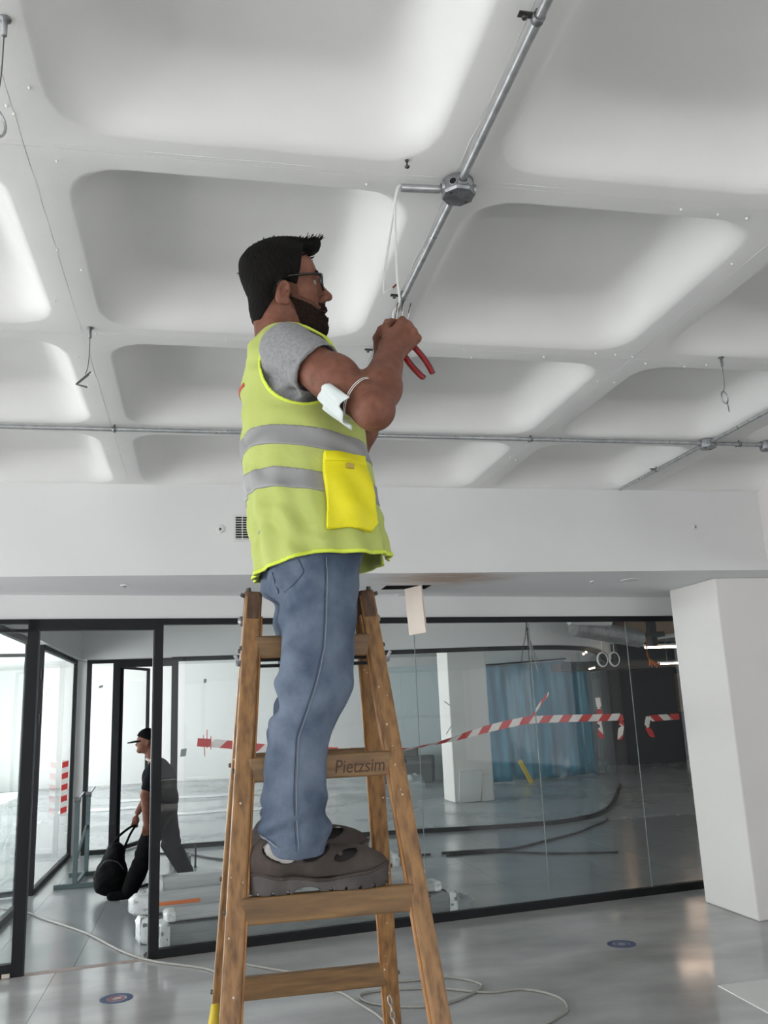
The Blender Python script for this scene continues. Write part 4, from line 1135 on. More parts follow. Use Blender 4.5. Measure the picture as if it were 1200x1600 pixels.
J.a += (0.009*w1*np.sin(62*(Z+0.55*X)+ph)+0.008*w2*np.sin(100*(Z-0.25*X)+1.4*ph)+0.012*w3*np.sin(60*(Z-0.75*X)+ph)
        + 0.0060*sn(X, Y, Z, 26, (0, 1, 2))+0.0035*sn(X, Y, Z, 60)).astype(np.float32)
# hollow cuffs
for ax, ay in ((.201, 2.083), (.234, 2.412)):
    J.put(lambda X, Y, Z, ax=ax, ay=ay: np.maximum(np.sqrt((X-ax)**2+(Y-ay)**2)-.062+0*Z, Z-1.37+0*X+0*Y), (ax-.1, ay-.1, 1.26), (ax+.1, ay+.1, 1.37), 0, 'sub')
jeans = J.build('jeans', 'denim', man, PO, relax=1)
JA = J
def surf_line(zs, xs, y0, off=0.001, fld=J):
    """run a line over the near (-Y) side of a field"""
    out = []
    for z, x in zip(zs, xs):
        i, k = int(round((x-fld.lo[0])/fld.h)), int(round((z-fld.lo[2])/fld.h)); col_ = fld.a[i, :, k]; j = np.argmax(col_ < 0)
        v0, v1 = col_[j-1], col_[j]; y = fld.lo[1]+(j-1+v0/(v0-v1+1e-9))*fld.h
        out.append((x, y-off, z))
    return out
zs = [2.02-.02*k for k in range(34)]
xs = [np.interp(z, [1.34, 1.45, 1.60, 1.70, 1.80, 1.95, 2.02], [.208, .204, .214, .252, .280, .292, .292]) for z in zs]
MB().tube(surf_line(zs, xs, 0), .0014, 6).build('side_seam', 'stitch', jeans, PO, True)
MB().tube([Vector(p)+Vector((-.006, -.0004, 0)) for p in surf_line(zs, xs, 0)], .0012, 5).build('side_seam', 'denim_dark', jeans, PO, True)
for pts in ([(.295, 2.015), (.29, 1.985), (.287, 1.965)], [(.225, 2.02), (.232, 2.00), (.236, 1.985), (.215, 1.96), (.195, 1.945)], [(.165, 2.005), (.172, 1.97), (.182, 1.945)]):
    P = smooth_path([(p[0], 0, p[1]) for p in pts], 5)
    MB().tube(surf_line([p.z for p in P], [p.x for p in P], 0, .0008), .0016, 5).build('pocket_seam', 'denim_dark', jeans, PO, True)
# cuff stitching
for ax, ay in ((.201, 2.083), (.234, 2.412)):
    ring = []
    for k in range(40):
        a = 2*math.pi*k/40; d = (math.cos(a), math.sin(a)); z = 1.350+0.55*max(-.075*d[0], 0)+.12*max(.075*d[0]-.02, 0)
        for r in np.arange(.05, .12, .001):
            i = [int(round((v-l)/J.h)) for v, l in zip((ax+d[0]*r, ay+d[1]*r, z), J.lo)]
            if J.a[i[0], i[1], i[2]] > 0: break
        ring.append((ax+d[0]*(r+.0005), ay+d[1]*(r+.0005), z))
    MB().tube(ring, .0022, 5, False, True).build('cuff_hem', 'stitch', jeans, PO, True)

# ---------------- safety shoes
def shoe(cx, cy, z0):
    S = Field((cx-.03, cy-.075, z0-.006), (cx+.345, cy+.075, z0+.155), 0.003)
    P = lambda x, y, z: (cx+x*.94, cy+y, z0+z)
    S.ell(P(.255, .004, .044), (.068, .047, .036), 0)
    S.ell(P(.19, .002, .050), (.085, .044, .042), .03)
    S.cone(P(.050, 0, .066), P(.13, 0, .070), .040, .042, .03)
    S.cone(P(.050, 0, .085), P(.105, 0, .100), .036, .040, .03)
    S.ell(P(.045, 0, .055), (.046, .038, .045), .03)
    X, Y, Z = S.axes()
    x, y, z = (X-cx)/.94, Y-cy, Z-z0
    up_ = mxl([S.a, .030-z+0*x, z-(.122-.16*np.clip(x-.10, 0, 1)*0)+0*x])
    # collar opening, side openings of the sandal type upper
    op = np.sqrt(((x-.080)/.062)**2+(y/.060)**2+((z-.138)/.045)**2)-1
    up_ = np.maximum(up_, -op*.034)
    cuts = []
    for (ax, az, rx, rz, rot) in ((.062, .086, .040, .019, .32), (.150, .084, .036, .016, -.38), (.222, .072, .032, .0100, -.25)):
        c, s = math.cos(rot), math.sin(rot); u = (x-ax)*c-(z-az)*s; v = (x-ax)*s+(z-az)*c
        cuts.append((np.sqrt((u/rx)**2+(v/rz)**2)-1)*rz+0*y)
    inside = S.a+0.010
    for q in cuts: up_ = np.maximum(up_, -np.maximum(q, -inside))
    seam = 0.0012*np.sin(140*x+30*z)*0
    r = S.build('shoe', 'suede', man, PO, arr=(up_+0.001*sn(X, Y, Z, 60)).astype(np.float32), relax=1)
    S.build('shoe_lining', 'suede_dark', r, PO, arr=mxl([S.a+0.0075, .03-z+0*x, z-.108+0*x]).astype(np.float32))
    S.build('sock_opening', 'sock', r, PO, arr=(np.maximum(mxl([S.a+0.0062, .03-z+0*x]), cuts[0]+.0015)+0*y).astype(np.float32))
    sole = np.maximum(np.minimum((np.sqrt(((x-.052)/.060)**2+(y/.045)**2)-1)*.045, np.minimum((np.sqrt(((x-.245)/.085)**2+((y-.003)/.053)**2)-1)*.053, np.maximum(np.abs(x-.14)-.1, np.abs(y)-.040))), 0-z)
    topz = .036-.010*np.exp(-((x-.17)/.05)**2)+.012*np.clip((x-.27)/.05, 0, 1)+.012*np.exp(-((x-.01)/.03)**2)
    sole = np.maximum(sole, z-topz)
    arch = .014-np.sqrt((x-.122)**2+(z+.004)**2)*0.5
    sole = np.maximum(sole, .015-np.sqrt(((x-.125)/2.2)**2+(z+.003)**2))
    tread = np.where(z < .008, np.maximum(sole, .0028-np.abs(((x+.004) % .034)-.017)), sole)
    so = S.build('sole', 'sole', r, PO, arr=(tread+0*y).astype(np.float32))
    welt = mxl([np.minimum((np.sqrt(((x-.052)/.062)**2+(y/.047)**2)-1)*.047, np.minimum((np.sqrt(((x-.245)/.087)**2+((y-.003)/.055)**2)-1)*.055, np.maximum(np.abs(x-.14)-.1, np.abs(y)-.042))), np.abs(z-topz+.003)-.004])
    S.build('welt', 'suede', r, PO, arr=(welt+0*y).astype(np.float32))
    b = MB(); b.lathe(P(.205, -.047, .078), (0, -1, .35), [(0, .006), (.002, .005), (.003, .002)], 10); b.build('rivet', 'rivet_dark', r, PO)
    K = Field((cx-.0, cy-.06, z0+.05), (cx+.2, cy+.06, z0+.20), 0.004)
    K.cone(P(.085, 0, .07), P(.092, 0, .19), .040, .042, 0); K.ell(P(.06, 0, .085), (.046, .037, .045), .02)
    K.build('sock', 'sock', r, PO)
    return r
shoe(0.109, 2.072, 1.2685)
shoe(0.130, 2.428, 1.2685)

# ---------------- face mask slipped over the elbow
b = MB(); P = []
A0 = np.array(SR); A1 = np.array(ERt); ad = (A1-A0)/np.linalg.norm(A1-A0)
u1 = V3(0.10, -0.80, 0.45); u1 -= ad*(u1@ad); u1 /= np.linalg.norm(u1); u2 = np.cross(ad, u1)
for i in range(11):
    row = []
    for j in range(15):
        u, v = i/10, j/14
        a = math.radians(-140+88*v); s_ = 0.185+0.105*u+0.012*math.sin(v*5+1)+0.030*v*(1-u)
        rr = .066+.006*math.sin(v*16+u*2.0)+.010*v*(0.3+u)
        sgn = 1
        row.append(A0+ad*s_+u1*(rr*math.cos(a))-u2*(rr*math.sin(a))*sgn+V3(0, 0, -.010*v))
    P.append(row)
b.sheet(P, 0.0018)
mo = tuple(A0+ad*.2)
mk = b.build('face_mask', 'mask_cloth', None, mo, True); tag(mk, 'white cloth face mask slipped over the elbow of the electrician', 'mask')
lp = []
for k in range(30):
    a = 2*math.pi*k/30; lp.append(A0+ad*(.262+.008*math.sin(a))+u1*(.0545*math.cos(a))+u2*(.0545*math.sin(a)))
MB().tube(lp, .0011, 6, False, True).build('ear_loop', 'white_cable', mk, mo, True)
MB().tube([p+ad*.005 for p in lp], .0010, 6, False, True).build('ear_loop', 'white_cable', mk, mo, True)

# ---------------- pliers in the right hand
g = [PH(.072, .030, -.030), PH(.060, .0, -.030), PH(.050, -.045, -.024)]
pc = PH(.062, .052, -.036)
pl = empty('pliers', pc, 'red and black handled pliers in the hand of the electrician', 'pliers')
def hpts(k):
    ax = PH(.062, 0, -.031)-PH(.062, .05, -.031); ax = -(PH(.062, .05, -.031)-PH(.062, 0, -.031)); ax /= np.linalg.norm(ax)
    dn = V3(.50, -.12, -.80); dn /= np.linalg.norm(dn); n = V3(.80, .05, .52); n -= dn*(n@dn); n /= np.linalg.norm(n)
    st = PH(.058, .012, -.030)
    return [st+dn*t+n*(k*w) for t, w in ((-.02, .006), (.02, .013), (.06, .020), (.095, .021), (.125, .018), (.142, .014))]
for k in (-1, 1):
    P = smooth_path(hpts(k), 4); n = len(P)
    MB().tube(P, [.0072]*(n-2)+[.0066, .004], 12).build('handle', 'plier_red', pl, pc, True)
    Q = [p+Vector((.0015*k+.002, -.002, .001)) for p in P[int(n*.35):]]
    MB().tube([p+Vector((.0035, .001, .002)) for p in P[n//3:]], [.0058]*(n-n//3-2)+[.0062, .004], 10).build('grip_stripe', 'plier_dark', pl, pc, True)
st = hpts(0)[0]; dn = (np.array(hpts(0)[0])-np.array(hpts(0)[2])); dn /= np.linalg.norm(dn)
b = MB(); b.tube([st, st+dn*.012, st+dn*.030], [.010, .010, .004], 10); b.build('jaws', 'chrome', pl, pc)

# ---------------- white cable from the stub into the hands, bared wire ends
hx = PH(.085, .040, -.040)
c1 = smooth_path([(0.60, 2.2675, PZ-.006), (0.575, 2.267, PZ-.006), (0.556, 2.25, 3.12), (0.545, 2.22, 2.98), (0.537, 2.19, 2.85), (0.533, 2.16, 2.765), tuple(hx+V3(.0, 0, .03)), tuple(hx), tuple(hx-V3(.0, -.01, .05))], 7)
cb = MB().tube(c1, .0036, 8).build('white_cable', 'white_cable', None, tuple(c1[0]), True); tag(cb, 'white cable hanging from the conduit stub into the hands of the electrician', 'cable')
for k, (a, b_) in enumerate(((.004, .010), (.018, .026), (.032, .046))):
    p = hx+V3(a, -.004, -.004); q = hx+V3(b_, -.006, .050+.006*(k == 1))
    MB().tube([p, p*.4+q*.6+V3(.002, 0, 0), q], .0014, 6).build('wire_sheath', 'white_cable' if k == 0 else 'tape_white', cb, tuple(c1[0]))
    MB().tube([p*.35+q*.65, q, q+V3(.003, 0, .010)], .0016, 6).build('wire_core', 'copper' if k == 0 else 'black_cable', cb, tuple(c1[0]))
c2 = smooth_path([(0.60, 2.270, PZ-.002), (0.572, 2.270, PZ-.004), (0.552, 2.262, 3.10), (0.528, 2.25, 2.98), (0.512, 2.245, 2.89), (0.508, 2.245, 2.835), (0.515, 2.244, 2.838), (0.535, 2.243, 2.850), (0.556, 2.242, 2.872)], 7)
cb2 = MB().tube(c2, [.0034]*(len(c2)-16)+[.0016]*16, 8).build('white_cable', 'white_cable', None, tuple(c2[0]), True); tag(cb2, 'second white cable from the stub, its bent end hanging free', 'cable')
MB().tube([c2[-8], c2[-4]], .0030, 8).build('wire_core', 'copper', cb2, tuple(c2[0]))

# ================================================================== SECOND WORKER WALKING THROUGH THE CORRIDOR
Y2 = 9.3; PO2 = (-0.45, Y2, 0)
m2 = empty('person', PO2, 'worker in black cap and dark clothes walking left behind the doorway post', 'person')
K = Field((-0.98, 8.92, 0.45), (-0.1, 9.68, 1.62), 0.009)
K.ell((-.548, Y2, 1.468), (.098, .078, .098), 0); K.ell((-.585, Y2, 1.415), (.055, .058, .075), .03); K.ell((-.648, Y2, 1.425), (.016, .014, .014), .012)
K.ell((-.620, Y2, 1.365), (.028, .030, .025), .02)
for s in (-1, 1): K.ell((-.535, Y2+s*.080, 1.44), (.018, .012, .032), .008)
K.cone((-.530, Y2, 1.41), (-.47, Y2, 1.24), .058, .062, .03); K.cone((-.44, Y2-.15, 1.20), (-.44, Y2+.15, 1.20), .06, .06, .04)
K.cone((-.455, 9.10, 1.195), (-.545, 9.075, .955), .052, .042, .03); K.cone((-.545, 9.075, .955), (-.527, 9.055, .715), .043, .030, .02)
K.cone((-.455, 9.50, 1.195), (-.52, 9.52, .965), .052, .042, .03); K.cone((-.52, 9.52, .965), (-.632, 9.46, .765), .043, .030, .02)
def fist2(c, d):
    c = np.array(c, float); d = np.array(d, float); K.ell(c, (.036, .026, .046), .02)
    for i in range(4):
        p = c+V3(-.022+.010*i, -.010+.002*i, -.030); K.cone(p, p+V3(.004, .006, -.032), .0105, .0095, .004); K.cone(p+V3(.004, .006, -.032), p+V3(.012, .022, -.020), .0095, .009, .004)
    K.cone(c+V3(-.025, -.012, .0), c+V3(-.034, -.020, -.040), .0115, .0095, .006)
fist2((-.524, 9.05, .655), (0, 0, -1)); fist2((-.650, 9.445, .690), (0, 0, -1))
K.build('body', 'skin', m2, PO2)
K = Field((-0.75, 8.98, 0.72), (-0.1, 9.64, 1.34), 0.009)
K.ell((-.425, Y2, 1.08), (.165, .195, .19), 0); K.ell((-.385, Y2, .88), (.155, .18, .17), .08); K.cone((-.435, Y2-.14, 1.205), (-.435, Y2+.14, 1.205), .075, .075, .05)
K.cone((-.455, 9.11, 1.19), (-.515, 9.085, 1.03), .072, .066, .03); K.cone((-.455, 9.49, 1.19), (-.50, 9.50, 1.06), .072, .066, .03)
X, Y, Z = K.axes(); K.a += (.008*sn(X, Y, Z, 22)).astype(np.float32); K.a = np.maximum(K.a, .76-Z)
K.build('t_shirt', 'navy_cloth', m2, PO2)
MB().tube([(-.475+.062*math.cos(a)-.012, Y2+.062*math.sin(a), 1.262-.02*math.cos(a)) for a in [2*math.pi*k/24 for k in range(24)]], .012, 8, False, True).build('collar', 'sock', m2, PO2, True)
K = Field((-0.85, 9.0, 0.03), (0.0, 9.62, 0.98), 0.009)
K.ell((-.38, Y2, .82), (.145, .175, .13), 0)
K.cone((-.40, 9.22, .80), (-.53, 9.20, .42), .118, .092, .04); K.cone((-.53, 9.20, .42), (-.665, 9.18, .10), .092, .080, .03)
K.cone((-.365, 9.39, .80), (-.30, 9.40, .44), .118, .090, .04); K.cone((-.30, 9.40, .44), (-.155, 9.42, .17), .090, .076, .03)
X, Y, Z = K.axes(); K.a += (.007*sn(X, Y, Z, 26)+.006*np.sin(60*(Z+.4*X)+2*sn(X, Y, Z, 15))*np.exp(-((Z-.42)/.12)**2)).astype(np.float32)
K.build('trousers', 'black_cloth', m2, PO2)
for (hx_, hy_, hz_, dz_) in ((-.665, 9.18, .0, 0.0), (-.150, 9.42, .075, -.07)):
    K = Field((hx_-.27, hy_-.07, -.01), (hx_+.1, hy_+.07, hz_+.15), 0.008)
    K.cone((hx_+.02, hy_, hz_+.05), (hx_-.18, hy_, hz_+.042+dz_*.6), .046, .038, 0); K.ell((hx_, hy_, hz_+.09), (.05, .045, .05), .03)
    X, Y, Z = K.axes(); K.a = np.maximum(K.a, .001-Z)
    K.build('shoe', 'black_cloth', m2, PO2)
K = Field((-0.80, 9.15, 1.38), (-0.38, 9.45, 1.62), 0.007)
K.ell((-.543, Y2, 1.485), (.108, .090, .100), 0)
X, Y, Z = K.axes(); K.a = np.maximum(K.a, (1.478-0.35*(X+.55))-Z+0*Y)
K.put(lambda X, Y, Z: np.maximum(np.sqrt(((X+.645)/.095)**2+((Y-Y2)/.075)**2)*.075-.075, np.abs(Z-(1.468+.18*(X+.62))+.9*(Y-Y2)**2*2)-.006), (-.76, 9.2, 1.42), (-.56, 9.4, 1.5), .01)
K.build('cap', 'bag', m2, PO2)

# black bag carried low in his left hand
BO = (-.83, 9.36, 0.03)
K = Field((-1.08, 9.14, 0.0), (-.62, 9.58, .66), 0.009)
K.cone((-.885, 9.36, .17), (-.825, 9.36, .42), .118, .092, 0); K.ell((-.86, 9.36, .20), (.15, .14, .19), .05); K.ell((-.93, 9.36, .16), (.085, .12, .11), .04)
X, Y, Z = K.axes(); K.a += (.010*sn(X, Y, Z, 28)+.004*sn(X, Y, Z, 70)).astype(np.float32); K.a = np.maximum(K.a, .012-Z)
bag = K.build('bag', 'bag', None, BO); tag(bag, 'soft black bag hanging beside the leg of the walking worker', 'bag')
MB().tube(smooth_path([(-.90, 9.36, .42), (-.80, 9.38, .56), (-.655, 9.44, .650), (-.70, 9.40, .56), (-.76, 9.37, .42)], 6), .012, 8).build('handle', 'bag', bag, BO, True)
MB().tube(smooth_path([(-.96, 9.25, .30), (-.90, 9.21, .36), (-.80, 9.23, .34), (-.74, 9.27, .26)], 6), .006, 6).build('zip', 'frame_edge', bag, BO, True)

# ================================================================== GREEN METAL STAND IN THE CORRIDOR
so = (-1.25, 10.4, 0); st_ = empty('metal_stand', so, 'greenish steel stand with two uprights beside the black bag', 'stand')
for nm, a, b_ in (('foot_bar', (-1.49, 10.03, .025), (-1.03, 10.06, .025)), ('foot_bar', (-1.44, 10.75, .025), (-1.10, 10.77, .025)),):
    MB().obox((Vector(a)+Vector(b_))/2, Vector(b_)-Vector(a), (0, 1, 0), ZZ, (Vector(b_)-Vector(a)).length/2, .025, .022).build(nm, 'stand_green', st_, so)
for (x, y) in ((-1.29, 10.06), (-1.26, 10.74)):
    MB().box((x-.022, y-.022, .04), (x+.022, y+.022, .88)).build('upright', 'stand_green', st_, so)
MB().obox((-1.275, 10.40, .04), (0, 1, 0), (1, 0, 0), ZZ, .36, .018, .018).build('cross_bar', 'stand_green', st_, so)
MB().obox((-1.275, 10.40, .42), (0, 1, .35), (1, 0, 0), (0, -.35, 1), .36, .012, .014).build('brace', 'stand_green', st_, so)
for (x, y) in ((-1.29, 10.06), (-1.26, 10.74)):
    MB().lathe((x-.03, y, .87), (1, 0, 0), [(0, .03), (.06, .03)], 12).build('clamp', 'galvanised_dark', st_, so)
    MB().tube([(x, y, .86), (x+.07, y-.03, .95)], .010, 8).build('lever', 'galvanised_dark', st_, so)

# ================================================================== WRAPPED PROFILES LYING BEHIND THE GLASS
def profile(s0, s1, t0, t1, z0, z1, m, label, end=0.10, band=None, skew=0.0):
    c = G((s0+s1)/2, (t0+t1)/2, z0); r = empty('wrapped_profile', c, label, 'profile', 'wrapped profiles on the corridor floor')
    ax = (GX+GY*skew).normalized(); ay = Vector((-ax.y, ax.x, 0)); cc = Vector(c)+ZZ*(z1-z0)/2
    hx_, hy_, hz_ = (s1-s0)/2, (t1-t0)/2, (z1-z0)/2
    MB().bbox(cc, ax, ay, ZZ, hx_, hy_, hz_, .012).build('bar', m, r, c)
    # two raised ribs along the front, like extruded sections
    for q in (-.45, .45):
        MB().bbox(cc-ay*hy_+ZZ*(hz_*q), ax, ay, ZZ, hx_*.985, .004, hz_*.16, .003).build('rib', m, r, c)
    for sg in (-1, 1):                                           # crumpled film bunched over each end
        rnd = random.Random(int((s0+t0*7+z0*31+sg)*1000)); P = []
        n = 18
        for i in range(7):
            u = i/6; row = []
            for k in range(n+1):
                a = 2*math.pi*(k % n)/n; e = 1+0.05*math.sin(5*a+i)+rnd.uniform(-.03, .05)
                sx = max(-1, min(1, 1.35*math.cos(a))); sz = max(-1, min(1, 1.35*math.sin(a)))
                f = 1 if u < .65 else 1-(u-.65)*1.3
                row.append(cc+ax*(sg*(hx_-end*.8+end*1.05*u))+ay*(sx*(hy_+.005)*e*f)+ZZ*(max(sz*(hz_+.006)*e*f, -hz_+.001)))
            row[-1] = row[0]; P.append(row)
        MB().grid(P).build('film_end', 'wrap_white', r, c, True)
    MB().bbox(cc+ax*(hx_*.1)-ay*(hy_+.003)+ZZ*(hz_*.2), ax, ay, ZZ, .018, .0015, .022, .0008).build('label', 'label_grey', r, c)
    if band:
        MB().bbox(cc-ax*(hx_*.72)-ay*(hy_+.002), ax, ay, ZZ, .17, .0025, .014, .001).build('strap', band, r, c)
    return r
profile(0.04, 2.42, .10, .36, 0.0, .185, 'profile_grey', 'thick film wrapped profile lying nearest to the glass')
profile(0.10, 2.30, .15, .33, .198, .262, 'profile_light', 'flat pale profile on top of the nearest wrapped profile', .08)
profile(-0.07, 2.36, .44, .66, 0.0, .19, 'profile_grey', 'film wrapped profile under the one with the orange strap', .12)
profile(-0.12, 2.26, .47, .63, .205, .335, 'profile_light', 'film wrapped profile with an orange strap, its white end past the post', .14, 'orange')
profile(0.05, 2.22, .76, .98, 0.0, .24, 'profile_grey', 'low wrapped profile at the back of the stack')
profile(0.06, 2.16, .78, .94, .255, .41, 'profile_light', 'topmost pale profile at the back of the stack', .08)
# crumpled packing film on the right ends
for (s, t, rr, lab) in ((2.52, .25, .10, 'crumpled clear film at the right end of the nearest profile'), (2.44, .62, .08, 'crumpled clear film behind the right profile ends')):
    rnd = random.Random(int(s*100)); c = G(s, t, 0); b = MB(); n = 16; P = []
    for i in range(9):
        a = math.pi*.5*i/8; row = []
        for k in range(n+1):
            th = 2*math.pi*(k % n)/n; e = rr*(1+.35*rnd.uniform(-1, 1)); row.append(Vector(c)+Vector((math.cos(th)*e*math.cos(a), math.sin(th)*e*math.cos(a), max(.002, e*math.sin(a)*1.2))))
        row[-1] = row[0]; P.append(row)
    b.grid(P); tag(b.build('packing_film', 'film', None, tuple(c), True), lab, 'film')

# ================================================================== BARRIER TAPE BEHIND THE GLASS
def barrier(pts, width, label, twist=None, t=0.035, start=0):
    """pts = (s, z) on the glass line; striped tape with a real (thin) thickness"""
    P = smooth_path([G(s, t, z) for s, z in pts], 14); L = [0]
    for a, b_ in zip(P[:-1], P[1:]): L.append(L[-1]+(b_-a).length)
    tot = L[-1]; o = tuple(P[0])
    def at(d):
        d = max(0, min(tot-1e-6, d)); i = max(k for k in range(len(L)) if L[k] <= d); i = min(i, len(P)-2); f = (d-L[i])/(L[i+1]-L[i]); return P[i].lerp(P[i+1], f), (P[i+1]-P[i]).normalized()
    def strip(d0, d1, slant):
        rows = []
        for q in range(5):
            row = []
            for w in (-1, 0, 1):
                d = d0+(d1-d0)*q/4+slant*w; p, tn = at(d); a = twist(d/tot) if twist else 0.0
                upv = (ZZ-tn*ZZ.dot(tn)).normalized(); out = tn.cross(upv)
                wv = upv*math.cos(a)+out*math.sin(a); row.append(p+wv*(w*width/2)+out*(0.004*math.sin(d*9)))
            rows.append(row)
        return rows
    w_, r_ = MB(), MB(); d = 0; k = start
    while d < tot-.005:
        e = min(d+.10, tot); (r_ if k % 2 == 0 else w_).sheet(strip(d, e, .028 if .03 < d else 0), .0008); d = e; k += 1
    root = w_.build('barrier_tape', 'tape_white', None, o); tag(root, label, 'tape', 'red and white barrier tape'); r_.build('red_bands', 'tape_red', root, o)
    return root
barrier([(.30, 1.478), (.50, 1.455), (.746, 1.417), (1.3, 1.36), (1.9, 1.335), (2.31, 1.377), (2.73, 1.462), (3.0, 1.505), (3.17, 1.524), (3.5, 1.522), (3.85, 1.515), (4.09, 1.512)], .062, 'long red and white barrier tape slung across behind the glass',
        lambda u: 1.25*math.exp(-((u-.48)/.13)**2))
barrier([(4.095, 1.53), (4.105, 1.45), (4.085, 1.37), (4.075, 1.31)], .055, 'short tape end hanging down at the right end of the long tape', t=.05)
barrier([(4.73, 1.49), (4.55, 1.488), (4.40, 1.485)], .055, 'short red and white tape beside the column', t=.04)
barrier([(4.40, 1.50), (4.375, 1.42), (4.40, 1.36), (4.42, 1.31)], .052, 'tape end hanging down beside the column', t=.05, start=1)
barrier([(3.885, 1.69), (3.888, 1.58), (3.880, 1.45), (3.885, 1.33)], .05, 'tape strip stuck upright across the long tape', t=.06, start=1)
barrier([(3.16, 1.51), (3.26, 1.63), (3.38, 1.75)], .022, 'narrow knotted tape end pointing up to the right', t=.045)
# red scribbles and tape shreds holding it to the glass
b = MB()
for (s, z0_, z1_, dx_) in ((.345, 1.53, 1.44, .01), (.372, 1.57, 1.43, .0), (.402, 1.52, 1.42, .004), (.355, 1.45, 1.37, -.01)):
    b.obox(G(s, .028, (z0_+z1_)/2), ZZ+GX*dx_*3, GX, GY, abs(z0_-z1_)/2, .003, .0006)
tag(b.build('red_string', 'tape_red', None, tuple(G(.36, .028, 1.47))), 'red string knots at the left end of the long tape', 'string')
# tape on the side partition
o = (-1.64, 11.3, 0.6); w_, r_ = MB(), MB()
w_.obox((-1.605, 11.30, .92), (1, .1, 0), (0, 1, 0), ZZ, .036, .0006, .32)
for k in range(5):
    r_.obox((-1.605, 11.30, .67+k*.13), (1, .1, .3), (0, 1, 0), ZZ, .0365, .0012, .033)
root = w_.build('barrier_tape', 'tape_white', None, o); tag(root, 'pink and white tape strip hanging on the left side partition', 'tape', 'red and white barrier tape'); r_.build('red_bands', 'tape_red', root, o)

# ================================================================== LOOSE WIRES, CABLES, LAMPS BEHIND THE GLASS
cable('floor_cable', [(-0.6, 12.0), (-0.246, 11.9), (0.111, 11.32), (0.332, 11.06), (0.7, 10.9), (1.2, 10.9), (1.8, 10.5), (2.6, 10.36)], .012, 'black_cable', 'thin black cable on the corridor floor behind the walking worker')
cable('floor_cable', [(2.734, 10.36), (3.274, 10.34), (3.573, 10.29), (4.122, 10.66), (4.747, 11.12), (5.2, 11.6), (5.62, 12.05), (5.75, 12.3)], .014, 'black_cable', 'black cable curving along the corridor floor to the right')
cable('floor_cable', [(2.75, 10.20), (3.341, 10.16), (3.933, 9.75), (4.548, 9.54)], .012, 'black_cable', 'straight black cable on the corridor floor in front of the curving one')
cable('floor_cable', [(-.62, 9.75), (-.45, 9.95), (-.2, 9.9), (0.1, 9.85), (0.15, 10.1), (-0.1, 10.3), (-.35, 10.15), (-.1, 10.0), (.2, 10.2), (.5, 10.6)], .013, 'black_cable', 'tangled black cable by the feet of the walking worker')
b = MB().lathe((-.074, 10.79, 0), (.02, 0, 1), [(0, .02), (.01, .02), (.012, .012), (.26, .012), (.265, .006)], 10)
tag(b.build('black_rod', 'black_cable', None, (-.074, 10.79, 0)), 'short black rod standing on the corridor floor', 'rod')
b = MB().box((-.30, 10.55, 0), (-.12, 10.70, .16)); b.box((-.27, 10.57, .16), (-.15, 10.68, .20))
tag(b.build('power_box', 'galvanised_dark', None, (-.21, 10.62, 0)), 'small grey power box on the corridor floor', 'box')
wb = empty('wire_bundle', (3.28, 8.5, 3.2), 'bundle of grey wires hanging from the corridor ceiling', 'wires'); wo = (3.28, 8.5, 3.2)
rnd = random.Random(5)
for k in range(7):
    e = rnd.uniform(-.10, .11); zb = rnd.uniform(1.95, 2.15)
    MB().tube(smooth_path([(3.28+.004*k, 8.5, 3.2), (3.285, 8.5, 2.6), (3.28+e*.15, 8.5, 2.38), (3.28+e*.6, 8.5+.02*(k % 3), 2.22), (3.28+e, 8.5, zb)], 5), .0045, 6).build('wire', 'grey_cable' if k % 3 else 'black_cable', wb, wo, True)
MB().lathe((3.283, 8.5, 2.40), ZZ, [(0, .014), (.03, .014)], 10).build('tie', 'black_cable', wb, wo)
for k, (x, lab) in enumerate(((5.76, 'left of two white cable coils hanging by the dark hall'), (5.945, 'right of two white cable coils hanging by the dark hall'))):
    b = MB(); c = Vector((x-.1, 11.75, 2.25))
    for q in range(3):
        b.tube([c+Vector((math.cos(a)*(.075+.004*q), .008*q, math.sin(a)*(.095+.004*q))) for a in [2*math.pi*j/24 for j in range(24)]], .007, 6, False, True)
    b.tube([c+ZZ*.1, (c.x, c.y, 3.2)], .005, 6)
    tag(b.build('cable_coil', 'white_cable', None, tuple(c), True), lab, 'cable')

# services under the hall ceiling
def flex(p0, p1, r, label, m='duct', n=26, amp=.06):
    p0, p1 = Vector(p0), Vector(p1); P = [p0.lerp(p1, i/(2*n)) for i in range(2*n+1)]
    o = MB().tube(P, [r*(1+(amp if i % 2 else 0)) for i in range(2*n+1)], 18).build('air_duct', m, None, tuple(p0), False); return tag(o, label, 'duct')
flex((5.12, 11.45, 2.70), (6.25, 11.70, 2.53), .125, 'silver corrugated duct under the hall ceiling')
flex((4.95, 11.2, 2.78), (5.6, 11.3, 2.76), .075, 'short white pipe end above the silver duct', 'plastic_white', 6, .0)
b = MB().box((6.42, 11.65, 2.42), (6.50, 11.8, 3.19)); b.box((6.40, 11.6, 2.55), (6.60, 11.85, 2.62))
tag(b.build('duct_bracket', 'paint_dark', None, (6.8, 11.7, 3.1)), 'dark bracket at the end of the silver duct', 'bracket')
b = MB().tube([(6.62, 11.95, 2.55), (8.6, 12.2, 2.78)], .03, 12); tag(b.build('pipe', 'plastic_white', None, (6.62, 11.95, 2.55), True), 'white pipe sloping under the hall ceiling', 'pipe')
b = MB().box((7.2, 13.9, 2.75), (10.5, 14.6, 3.05)); tag(b.build('air_duct', 'mortar', None, (8.8, 14.2, 3.05)), 'flat tan duct above the tube lamp', 'duct')
b = MB().box((7.4, 17.4, 2.32), (13.0, 17.9, 2.50)); tag(b.build('cable_tray', 'paint_dark', None, (10, 17.6, 2.5)), 'dark cable tray crossing the far hall', 'tray')
